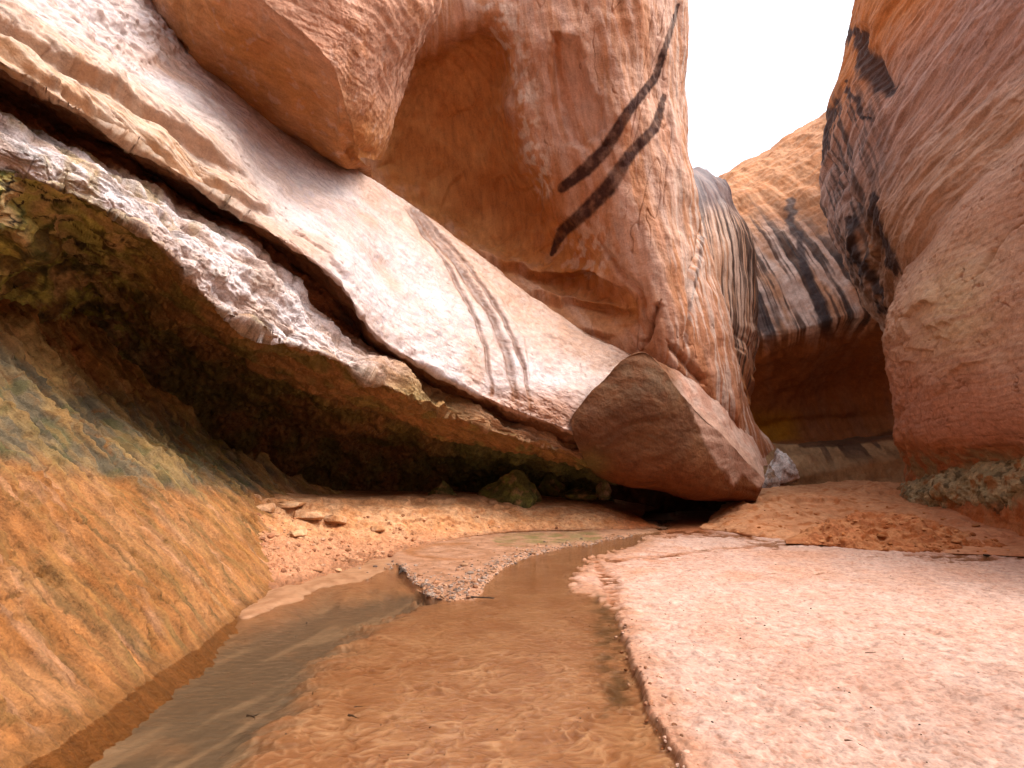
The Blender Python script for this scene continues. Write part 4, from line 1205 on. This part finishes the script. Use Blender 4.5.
# ---- right-hand buttress in front
def make_buttress():
    rails = [
        [(950, 180, 17), (930, 215, 14.2), (945, 205, 12.5), (975, 172, 11.2), (1015, 140, 9.8), (1080, 95, 8.4), (1300, 20, 5.6)],
        [(940, 250, 17), (908, 270, 13.8), (922, 250, 12.0), (955, 215, 10.6), (1005, 180, 9.35), (1075, 150, 7.9), (1300, 100, 5.2)],
        [(935, 305, 16.5), (893, 312, 13.2), (906, 304, 11.7), (945, 280, 10.3), (1000, 255, 9.1), (1075, 235, 7.6), (1300, 200, 5)],
        [(930, 352, 16.5), (888, 352, 13.0), (903, 352, 11.4), (942, 348, 9.9), (1000, 340, 8.6), (1075, 335, 7.2), (1300, 320, 4.8)],
        [(935, 402, 16), (893, 402, 12.8), (910, 404, 11.2), (948, 404, 9.8), (1002, 402, 8.5), (1075, 402, 7.1), (1300, 410, 4.7)],
        [(940, 445, 16), (898, 446, 12.8), (916, 448, 11.3), (953, 446, 10.0), (1005, 442, 8.8), (1075, 442, 7.4), (1300, 450, 4.9)],
        [(945, 470, 16), (906, 474, 12.9), (924, 474, 11.6), (958, 468, 10.3), (1008, 462, 9.1), (1075, 466, 7.6), (1300, 480, 5)],
        [(945, 488, 16), (908, 492, 12.8), (928, 492, 11.4), (960, 488, 10.1), (1010, 485, 8.9), (1075, 490, 7.4), (1300, 510, 4.9)],
        [(945, 510, 16), (904, 512, 12.6), (926, 514, 11.2), (960, 520, 9.9), (1012, 528, 8.7), (1075, 535, 7.2), (1300, 560, 4.8)],
        [(945, 540, 15), (900, 545, 12.2), (924, 550, 10.8), (960, 555, 9.6), (1012, 565, 8.4), (1075, 575, 7), (1300, 600, 4.6)],
    ]
    P = loft(rails, 520, [50, 60, 70, 70, 60, 50, 40, 40, 20], far=1.22)
    n = outward(P)
    px, py, d = proj(P)
    j = jit(P, .6, 5, 280)
    bed = strata(P, (.12, .0, 1), .09, 281, 3, .18, 1.5)
    bed2 = strata(P, (.3, .1, 1), .5, 282, 2, .5, 2)
    ds = .10 * fbm(P, 2.6, 2, 283) + .010 * bed + .006 * bed2 + .03 * fbm(P, .5, 3, 284) + .01 * fbm(P, .12, 3, 285)
    for pts, a in (([(918, 340), (908, 318), (925, 303), (940, 300)], .14), ([(985, 275), (1000, 245), (1024, 215), (1050, 200)], -.14), ([(935, 400), (950, 372), (985, 358)], .07), ([(900, 345), (918, 350), (938, 352)], .05)):
        ds += ledge(px, py, pts, a, 1.6, 26, j)
    for pts, a, wd in (([(975, 280), (990, 255), (1010, 228), (1040, 205)], .12, 2.5), ([(905, 480), (900, 440), (897, 400)], .1, 3)):
        ds += carve(px, py, pts, wd, a, j)
    for x, y in ((948, 322), (934, 325), (944, 335), (908, 360), (905, 385)):
        ds += ledge(px, py, [(x - 9, y + 4), (x - 2, y), (x + 9, y + 5)], .06, 1, 8, (j[0] * .5, j[1] * .5))
    edge = sstep(925, 895, px)
    ds += edge * (.08 * fbm(P, .35, 4, 286))
    lines = sstep(.55, .9, 1 - 3 * np.abs(strata(P, (.12, 0, 1), .22, 795, 2, .25, 2.2)))
    ds -= .006 * lines
    ckb = cracks(P, (.8, 0, .45), .4, 1.5, 796, .03, .08)
    ds -= .04 * ckb
    nb = poly_dist(px, py, [(893, 300), (905, 245), (940, 190), (985, 150), (1040, 120)])[0]
    lowr = sstep(440, 455, py + j[1]) * sstep(476, 462, py)
    ds -= .06 * lowr * (1 + fbm(P, .4, 3, 287))
    greenz = sstep(462, 474, py + j[1] + (px - 960) * .05) * sstep(512, 498, py)
    P = P + n * ds[..., None]
    col = mix((.50, .33, .25), (.55, .39, .30), sstep(-.5, .5, fbm(P, .9, 3, 294) + .25 * bed))
    col = mix(col, (.54, .43, .27), np.exp(-(((px - 940) / 50) ** 2 + ((py - 300) / 60) ** 2)) * .8)
    col = mix(col, (.52, .36, .28), np.exp(-(nb / 60) ** 2) * .8)
    col = mix(col, (.52, .30, .23), sstep(330, 420, py + (px - 960) * -.2) * .8)
    col = mix(col, (.40, .25, .20), sstep(.15, .5, bed) * .4)
    col = mix(col, (.36, .20, .15), np.clip(lines * .25 + ckb * .7, 0, 1))
    col = mix(col, (.38, .18, .105), sstep(425, 450, py + j[1] + (px - 950) * -.08) * .9)
    gr = mix((.20, .20, .12), (.30, .28, .18), sstep(-.3, .3, fbm(P, .35, 4, 290)))
    gr = mix(gr, (.33, .18, .09), sstep(.15, .4, fbm(P, .5, 3, 291)) * .8)
    col = mix(col, (.32, .28, .19), sstep(446, 462, py + j[1] * 1.5 + 8 * fbm(P, .4, 3, 297)) * sstep(-.25, .2, fbm(P, .5, 4, 298)) * .8)
    ft = sstep(502, 512, py + j[1] * .5)
    col = mix(col, mix((.44, .22, .13), (.36, .15, .08), sstep(-.2, .3, fbm(P, .3, 3, 292))), ft)
    o = grid_obj('rock_buttress', P, col, .72, rock_material('banded_sandstone', fine=.035, streak=((1, -.8, -.12), 5), bump=.55, dist=.02, speck=.22), flip=False)
    tag(o, 'rounded pale sandstone buttress with fine bedding and a green mossy foot', 'rock buttress')


make_buttress()


def make_mossy_foot():
    rails = [
        [(890, 492, 17.5), (905, 486, 16), (928, 472, 15), (965, 466, 13.6), (1010, 458, 12), (1060, 456, 11), (1200, 450, 9.5)],
        [(896, 498, 15.6), (905, 490, 14.9), (928, 475, 13.6), (965, 468, 12.3), (1012, 459, 10.9), (1062, 458, 9.85), (1200, 452, 8.6)],
        [(897, 504, 15.4), (905, 499, 14.5), (930, 491, 13.0), (967, 488, 11.9), (1014, 484, 10.5), (1064, 484, 9.5), (1200, 482, 8.2)],
        [(898, 512, 15.4), (908, 512, 14.4), (936, 512, 13.1), (970, 515, 12.0), (1016, 522, 10.7), (1066, 528, 9.8), (1200, 540, 8.2)],
    ]
    P = loft(rails, 420, [40, 60, 60], sharp=(1,))
    n = outward(P)
    px, py, d = proj(P)
    ds = .14 * terr(fbm(P, .9, 4, 310), 4) + .06 * fbm(P, .4, 4, 311) + .06 * terr(fbm(P, .3, 3, 312), 4) + .02 * fbm(P, .1, 3, 313)
    P = P + n * ds[..., None]
    gr = mix((.34, .31, .215), (.46, .41, .29), sstep(-.3, .3, fbm(P, .35, 4, 290)))
    gr = mix(gr, (.30, .155, .08), sstep(.05, .3, fbm(P, .5, 4, 291)) * .85)
    gr = mix(gr, (.40, .18, .10), sstep(500, 512, py + 8 * fbm(P, .4, 3, 314)) * .9)
    gr = mix(gr, (.07, .06, .04), sstep(.2, .4, fbm(P, .25, 3, 315)) * .7)
    o = grid_obj('mossy_ledge', P, gr, .8, rock_material('lichen_rock', fine=.04, bump=.6, dist=.025, speck=.28), flip=False)
    tag(o, 'grey green lichen covered ledge of rubbly rock at the foot of the pale buttress', 'rock ledge')


make_mossy_foot()


# ================================================================== LOOSE ROCK, GRAVEL AND DRIFTWOOD
def ico(sub):
    t = (1 + 5 ** .5) / 2
    v = [(-1, t, 0), (1, t, 0), (-1, -t, 0), (1, -t, 0), (0, -1, t), (0, 1, t), (0, -1, -t), (0, 1, -t), (t, 0, -1), (t, 0, 1), (-t, 0, -1), (-t, 0, 1)]
    f = [(0, 11, 5), (0, 5, 1), (0, 1, 7), (0, 7, 10), (0, 10, 11), (1, 5, 9), (5, 11, 4), (11, 10, 2), (10, 7, 6), (7, 1, 8), (3, 9, 4), (3, 4, 2), (3, 2, 6), (3, 6, 8), (3, 8, 9), (4, 9, 5), (2, 4, 11), (6, 2, 10), (8, 6, 7), (9, 8, 1)]
    v = [np.array(p, float) / np.linalg.norm(p) for p in v]
    for _ in range(sub):
        cache, nf = {}, []
        def midp(a, b):
            k = (min(a, b), max(a, b))
            if k not in cache:
                m = v[a] + v[b]
                v.append(m / np.linalg.norm(m)); cache[k] = len(v) - 1
            return cache[k]
        for a, b, c in f:
            ab, bc, ca = midp(a, b), midp(b, c), midp(c, a)
            nf += [(a, ab, ca), (b, bc, ab), (c, ca, bc), (ab, bc, ca)]
        f = nf
    return np.array(v), np.array(f)


def tri_obj(name, V, Fc, col, mat, loc, smooth=True):
    me = bpy.data.meshes.new(name)
    me.vertices.add(len(V)); me.vertices.foreach_set('co', V.astype(np.float32).ravel())
    me.loops.add(Fc.size); me.loops.foreach_set('vertex_index', Fc.astype(np.int32).ravel())
    me.polygons.add(len(Fc)); me.polygons.foreach_set('loop_start', np.arange(0, Fc.size, 3, dtype=np.int32))
    me.polygons.foreach_set('use_smooth', np.full(len(Fc), smooth))
    me.update(calc_edges=True)
    c4 = np.ones((len(V), 4), np.float32); c4[:, :3] = pigment(np.broadcast_to(col, V.shape))
    ca = me.attributes.new('rock_colour', 'FLOAT_COLOR', 'POINT'); ca.data.foreach_set('color', c4.ravel())
    ra = me.attributes.new('rock_rough', 'FLOAT', 'POINT'); ra.data.foreach_set('value', np.full(len(V), .75, np.float32))
    me.materials.append(mat)
    o = bpy.data.objects.new(name, me); o.location = loc
    sc.collection.objects.link(o)
    return o


def chip(V, seed, cuts, lo=.38, hi=.8):
    """knock flat faces off a ball so it reads as broken rock"""
    r = np.random.default_rng(seed)
    V = V.copy()
    for _ in range(cuts):
        n = r.normal(size=3); n /= np.linalg.norm(n)
        k = r.uniform(lo, hi)
        h = V @ n
        V -= np.where(h > k, h - k, 0)[:, None] * n * .96
    return V


boulder_mat = rock_material('mossy_rock', fine=.04, bump=.7, dist=.03, speck=.4)
slab_mat = rock_material('broken_sandstone', fine=.03, bump=.6, dist=.015, speck=.3)


def boulder(name, px, py, d, size, seed, label, colf, cuts=9, peak=None, sub=5, group=None, rot=0.0, cat='boulder'):
    V, Fc = ico(sub)
    V = chip(V, seed, cuts)
    if peak is not None:          # draw the top out to a point leaning sideways
        hgt = np.clip(V[:, 2], 0, 1)
        V[:, 0] += peak * hgt
        V[:, :2] *= (1 - .85 * hgt)[:, None]; V[:, 2] *= 1.15
    V = V * np.array(size)
    c, q = math.cos(rot), math.sin(rot)
    V = V @ np.array([[c, q, 0], [-q, c, 0], [0, 0, 1]])
    loc = W(px, py, np.array(float(d)))
    Pw = V + loc
    n = V / (np.linalg.norm(V, axis=1, keepdims=True) + 1e-9)
    a = min(size)
    V = V + n * (a * (.16 * fbm(Pw, a * .9, 4, seed) + .10 * terr(fbm(Pw, a * .6, 3, seed + 3), 4)))[:, None]
    return tag(tri_obj(name, V, Fc, colf(Pw, V), boulder_mat, loc), label, cat, group)


def mossy(P, V):
    c = mix((.13, .12, .055), (.20, .19, .075), sstep(-.3, .3, fbm(P, .3, 4, 400)))
    return mix(c, (.36, .24, .14), sstep(.05, .4, fbm(P, .18, 4, 401)) * .8)


def chalky(P, V):
    c = mix((.80, .68, .63), (1.05, .98, .95), sstep(-.2, .4, V[:, 2] / .6 + fbm(P, .4, 3, 402)))
    return mix(c, (.36, .22, .16), sstep(.2, .4, fbm(P, .3, 4, 403)) * .7)


boulder('mossy_boulder', 513, 497, 14.0, (.95, .6, .80), 11, 'largest peaked mossy boulder in front of the dark hollow', mossy, 6, -.3)
boulder('mossy_boulder', 443, 497, 13.7, (.55, .45, .34), 12, 'low green boulder half sunk in the bank left of the peaked one', mossy, 8, .1)
boulder('mossy_boulder', 552, 484, 15.6, (.42, .40, .52), 13, 'upright dark green rock standing close behind the peaked boulder', mossy, 9, .2)
boulder('mossy_boulder', 583, 494, 15.0, (.60, .45, .22), 14, 'long flat green boulder at the right end of the hollow', mossy, 8, 0)
boulder('chalky_boulder', 604, 487, 14.6, (.22, .25, .30), 15, 'small pale block under the overhang at the end of the bank', lambda P, V: mix((.34, .24, .17), (.2, .18, .1), sstep(-.2, .2, fbm(P, .2, 3, 404))), 9, 0)
boulder('white_boulder', 780, 468, 20.5, (.72, .6, .95), 16, 'chalk white boulder wedged between the hanging block and the back cliff', chalky, 12, .15)
boulder('white_boulder', 770, 482, 19.6, (.40, .4, .55), 17, 'narrow grey stone leaning below the white boulder', lambda P, V: mix((.55, .45, .40), (.34, .22, .16), sstep(-.2, .3, fbm(P, .3, 3, 405))), 10, .3)


def scatter(name, spots, seed, colours, mat, label, smooth=False):
    r = np.random.default_rng(seed)
    V0, F0 = ico(1)
    Vs, Fs, Cs = [], [], []
    for i, (x, y, z, sz) in enumerate(spots):
        v = chip(V0, seed * 7919 + i, 4, .5, .9) * (sz * r.uniform(.6, 1.15, 3) * np.array([1, 1, .62]))
        an = r.uniform(0, 6.28); c, q = math.cos(an), math.sin(an)
        v = v @ np.array([[c, q, 0], [-q, c, 0], [0, 0, 1]])
        Vs.append(v + np.array([x, y, z])); Fs.append(F0 + i * len(V0))
        cc = np.array(colours[r.integers(len(colours))]) * r.uniform(.75, 1.25)
        Cs.append(np.broadcast_to(cc, v.shape))
    V = np.concatenate(Vs); Fc = np.concatenate(Fs); C = np.concatenate(Cs)
    org = V.mean(0)
    return tag(tri_obj(name, V - org, Fc, C, mat, org, smooth), label, None, None, 'stuff')


dg = bpy.context.evaluated_depsgraph_get()
dg.update()


def drop(px, py, names):
    """the point on the named ground objects seen at a pixel"""
    best = None
    dirn = W(px, py, np.array(1.0)) - CAM
    for nm in names:
        o = bpy.data.objects[nm]
        ok, loc, nrm, idx = o.ray_cast(tuple(CAM - np.array(o.location)), tuple(dirn))
        if ok:
            p = np.array(loc) + np.array(o.location)
            if best is None or np.linalg.norm(p - CAM) < np.linalg.norm(best - CAM):
                best = p
    return best


def make_gravel():
    r = np.random.default_rng(21)
    edge = np.array([(396, 566), (408, 578), (424, 592), (442, 594), (462, 586), (480, 577), (500, 566), (524, 557), (552, 549), (585, 545), (615, 540), (640, 536)], float)
    spots = []
    for k in range(2300):
        t = r.random() ** 1.15 * (len(edge) - 1)
        i = min(int(t), len(edge) - 2)
        p = edge[i] + (edge[i + 1] - edge[i]) * (t - i)
        spread = np.interp(t, [0, 2, 4, 7, 11], [3, 8, 10, 5, 2.5])
        p = p + r.normal(size=2) * np.array([spread * 1.6, spread * .62]) * (1 if r.random() < .8 else 2.0)
        q = drop(p[0], p[1], ['canyon_floor'])
        if q is None or q[2] < -.02:
            continue
        sz = r.lognormal(math.log(.0135), .5)
        spots.append((q[0], q[1], q[2] + sz * .15, min(sz, .06)))
    scatter('gravel', spots, 22, [(.24, .175, .145), (.33, .25, .205), (.40, .31, .26), (.16, .115, .095), (.32, .18, .12), (.40, .25, .17)], slab_mat, 'grey and brown pebbles along the edge of the stream bend')
    spots = []
    for k in range(1100):
        x = 255 + 370 * r.random() ** 2.3
        lo = np.interp(x, [262, 300, 340, 400, 450, 520, 620], [570, 578, 572, 552, 544, 534, 528])
        up = np.interp(x, [262, 300, 400, 500, 620], [505, 510, 514, 512, 514])
        y = up + (lo - up) * r.beta(1.6, 1.2)
        q = drop(x, y, ['sand_bank', 'canyon_floor'])
        if q is None or q[2] < 0:
            continue
        sz = min(r.lognormal(math.log(.016), .65), .075) * (1 if x < 420 else .6)
        spots.append((q[0], q[1], q[2] - sz * .05, sz))
    scatter('rubble', spots, 23, [(.50, .29, .19), (.56, .34, .22), (.40, .21, .13), (.54, .34, .24), (.34, .17, .11)], slab_mat, 'broken clods of orange sandstone strewn down the sand bank')
    spots = []
    for k in range(130):
        x = 720 + 290 * r.random(); y = r.uniform(505, 552)
        q = drop(x, y, ['sand_mound', 'sand_bar'])
        if q is None:
            continue
        sz = min(r.lognormal(math.log(.030), .5), .10)
        spots.append((q[0], q[1], q[2] + sz * .1, sz))
    scatter('dirt_clods', spots, 24, [(.46, .21, .11), (.36, .15, .08), (.54, .28, .16)], slab_mat, 'lumps of red dirt scattered over the sand bar and mound')


make_gravel()


def make_litter():
    r = np.random.default_rng(55)
    spots = []
    for k in range(170):
        x, y = r.uniform(590, 1040), 550 + 240 * r.random() ** 1.3
        q = drop(x, y, ['canyon_floor'])
        if q is None or q[2] < -.005:
            continue
        sz = min(r.lognormal(math.log(.0045), .5), .012) * min(1.6, max(.7, q[1] / 4.0))
        spots.append((q[0], q[1], q[2], sz))
    for k in range(60):
        x, y = r.uniform(250, 600), r.uniform(620, 770)
        q = drop(x, y, ['canyon_floor'])
        sz = min(r.lognormal(math.log(.005), .4), .012)
        spots.append((q[0], q[1], max(q[2], WATER_Z), sz))
    scatter('litter', spots, 56, [(.08, .05, .035), (.14, .08, .05), (.22, .12, .08), (.05, .035, .03)], slab_mat, 'specks of bark, leaf and grit strewn over the wet sand')


make_litter()


def make_crumbs():
    r = np.random.default_rng(61)
    spots = []
    E = np.array([p for p in STREAM_R if 600 < p[1] < 860], float)
    for k in range(150):
        t = r.random() * (len(E) - 1); i = int(t)
        p = E[i] + (E[min(i + 1, len(E) - 1)] - E[i]) * (t - i) + np.array([r.normal() * 14 + 4, r.normal() * 8])
        q = drop(p[0], p[1], ['canyon_floor'])
        if q is None:
            continue
        sz = min(r.lognormal(math.log(.010), .55), .028)
        spots.append((q[0], q[1], max(q[2], WATER_Z - .01), sz))
    scatter('crumbs', spots, 62, [(.56, .38, .30), (.40, .22, .15), (.22, .11, .07), (.60, .43, .35)], slab_mat, 'crumbs of damp sand broken off along the cut edge of the flat')


make_crumbs()


def flat_slab(px, py, size, rot, tilt, seed, label):
    q = drop(px, py, ['sand_bank'])
    V, Fc = ico(4)
    V = np.sign(V) * np.abs(V) ** .25                      # towards a block
    V = chip(V, seed, 9, .8, 1.2)
    V = V * np.array(size) * .5
    c, s_ = math.cos(tilt), math.sin(tilt)
    V = V @ np.array([[1, 0, 0], [0, c, s_], [0, -s_, c]])
    c, s_ = math.cos(rot), math.sin(rot)
    V = V @ np.array([[c, s_, 0], [-s_, c, 0], [0, 0, 1]])
    loc = q + np.array([0, 0, size[2] * .25])
    Pw = V + loc
    V = V + V * (.10 * terr(fbm(Pw, .2, 3, seed), 4))[:, None]
    col = mix((.56, .33, .20), (.66, .44, .30), sstep(-.3, .3, fbm(Pw, .15, 3, seed + 1)))
    tag(tri_obj('sandstone_slab', V, Fc, col, slab_mat, loc, False), label, 'rock slab', 'broken sandstone slabs on the sand bank')


flat_slab(243, 500, (.62, .45, .13), .2, -.15, 31, 'wide thin slab on top of the bank right where it meets the green slope')
flat_slab(262, 511, (.42, .34, .16), .5, -.2, 32, 'squarish slab just below the wide thin slab beside the slope')
flat_slab(287, 507, (.55, .40, .14), -.1, -.1, 33, 'pale slab with a straight front edge on the bank top')
flat_slab(309, 518, (.50, .34, .17), .35, -.25, 34, 'thick tilted slab breaking out of the bank face')
flat_slab(333, 521, (.40, .32, .14), -.3, -.2, 35, 'short slab to the right of the thick tilted one')
flat_slab(296, 536, (.30, .24, .12), .8, -.3, 36, 'fallen block lying halfway down the rubble of the bank')
flat_slab(378, 531, (.24, .2, .12), .1, -.3, 37, 'single small block set apart on the pale face of the bank')


def twig(px, py, length, rot, seed, label, thick=.008, fork=False, ground=('canyon_floor',), col=(.035, .025, .02)):
    q = drop(px, py, list(ground))
    r = np.random.default_rng(seed)
    z0 = max(q[2], WATER_Z - .01) + thick * .6
    def stem_(p0, ang, L, th):
        n = 7
        pts = [np.array(p0, float)]
        for k in range(n - 1):
            ang += r.normal() * .28
            pts.append(pts[-1] + np.array([math.cos(ang), math.sin(ang), r.normal() * .08]) * L / (n - 1))
        Vs, Fs = [], []
        m = 7
        for k, p in enumerate(pts):
            rad = th * (1 - .75 * k / (n - 1)) * (1 + .2 * r.normal())
            t = pts[min(k + 1, n - 1)] - pts[max(k - 1, 0)]; t /= np.linalg.norm(t)
            sd = np.cross(t, [0, 0, 1]); sd /= np.linalg.norm(sd); u = np.cross(sd, t)
            for i in range(m):
                a = 2 * math.pi * i / m
                Vs.append(p + rad * (math.cos(a) * sd + math.sin(a) * u))
        for k in range(n - 1):
            for i in range(m):
                a, b = k * m + i, k * m + (i + 1) % m
                Fs += [(a, b, b + m), (a, b + m, a + m)]
        for end in (0, (n - 1) * m):
            for i in range(1, m - 1):
                Fs.append((end, end + i, end + i + 1))
        return Vs, Fs, pts
    V, Fc, pts = stem_((0, 0, 0), rot, length, thick)
    if fork:
        V2, F2, _ = stem_(pts[3], rot + .7, length * .5, thick * .6)
        Fc = Fc + [tuple(i + len(V) for i in t) for t in F2]
        V = V + V2
    loc = np.array([q[0], q[1], z0])
    V = np.array(V)
    V[:, 2] = np.maximum(V[:, 2], -thick)
    tag(tri_obj('twig', V, np.array(Fc), np.array(col) / ALBEDO, slab_mat, loc, True), label, 'twig')


twig(246, 731, .10, .1, 41, 'forked dark twig lying in the shallow water nearest the grey pool', .006, True)
twig(348, 720, .09, -.4, 42, 'short black stick in the shallows over the rippled sand', .007)
twig(354, 711, .06, .5, 43, 'tiny curved twig just behind the short black stick', .004)
twig(312, 700, .05, 1.2, 44, 'small dark twig upright in line with the gravel tip, nearest the green pool', .004)
twig(468, 597, .34, -.3, 45, 'bent driftwood stick lying off the tip of the gravel bar', .014, True)
twig(400, 570, .40, -1.0, 46, 'thick black root in the crack at the left end of the gravel', .03, True)
twig(845, 741, .12, .3, 47, 'curled brown twig half buried in the pink sand close to the bottom edge', .005, True, col=(.09, .05, .035))
twig(865, 653, .10, -.1, 48, 'thin twig lying flat in the middle of the pink sand', .004, col=(.09, .05, .035))
twig(965, 551, .55, .05, 49, 'grey driftwood stick at the water line in front of the red mound', .022, False, ('canyon_floor', 'sand_mound'), (.16, .13, .11))
twig(984, 556, .6, -.08, 50, 'dark driftwood pole beside the small far pool', .022, True, ('canyon_floor', 'sand_mound'))


# ---- unseen canyon walls added behind the viewer to block front light
def make_behind():
    mat = rock_material('canyon_sandstone', fine=.08, bump=.5, dist=.05, speck=.2)
    for sgn, xs in ((-1, (-8.0, -6.0, -5.5, -7, -9)), (1, (11.0, 8.5, 7.5, 8.0, 9.0))):
        zs = np.array([-.4, 3, 8, 15, 24]) if sgn < 0 else np.array([-.4, 2, 4.5, 7, 9.5])
        ys = np.array([3.0, 0.0, -4, -8, -12, -17])
        G = np.zeros((5, 6, 3))
        for i in range(5):
            for k in range(6):
                G[i, k] = (xs[i] + (1.2 * math.sin(k * 1.7 + sgn) if k > 1 else 0), ys[k], zs[i])
        U = np.stack([cr(r, np.linspace(0, 5, 160)) for r in G])
        P = cr(U, np.linspace(0, 4, 140))
        n = outward(P, (-sgn, 0, 0))
        P = P + n * (.5 * fbm(P, 3.0, 4, 300))[..., None]
        col = mix((.48, .24, .13), (.54, .33, .22), sstep(-.4, .4, fbm(P, 1.5, 3, 301)))
        o = grid_obj('unseen_canyon_wall', P, col, .8, mat)
        tag(o, kind='structure')
    xs = np.linspace(-14, 14, 120); zs = np.linspace(-.4, 22, 100)  # closing end wall, added to cut light from behind the camera
    X, Z = np.meshgrid(xs, zs)
    P = np.stack([X, -14 + .1 * X + 2.0 * fbm(np.stack([X, X * 0, Z], -1), 6, 3, 303), Z], -1)
    o = grid_obj('unseen_canyon_wall', P, np.broadcast_to((.5, .27, .16), P.shape), .8, mat)
    tag(o, kind='structure')


make_behind()
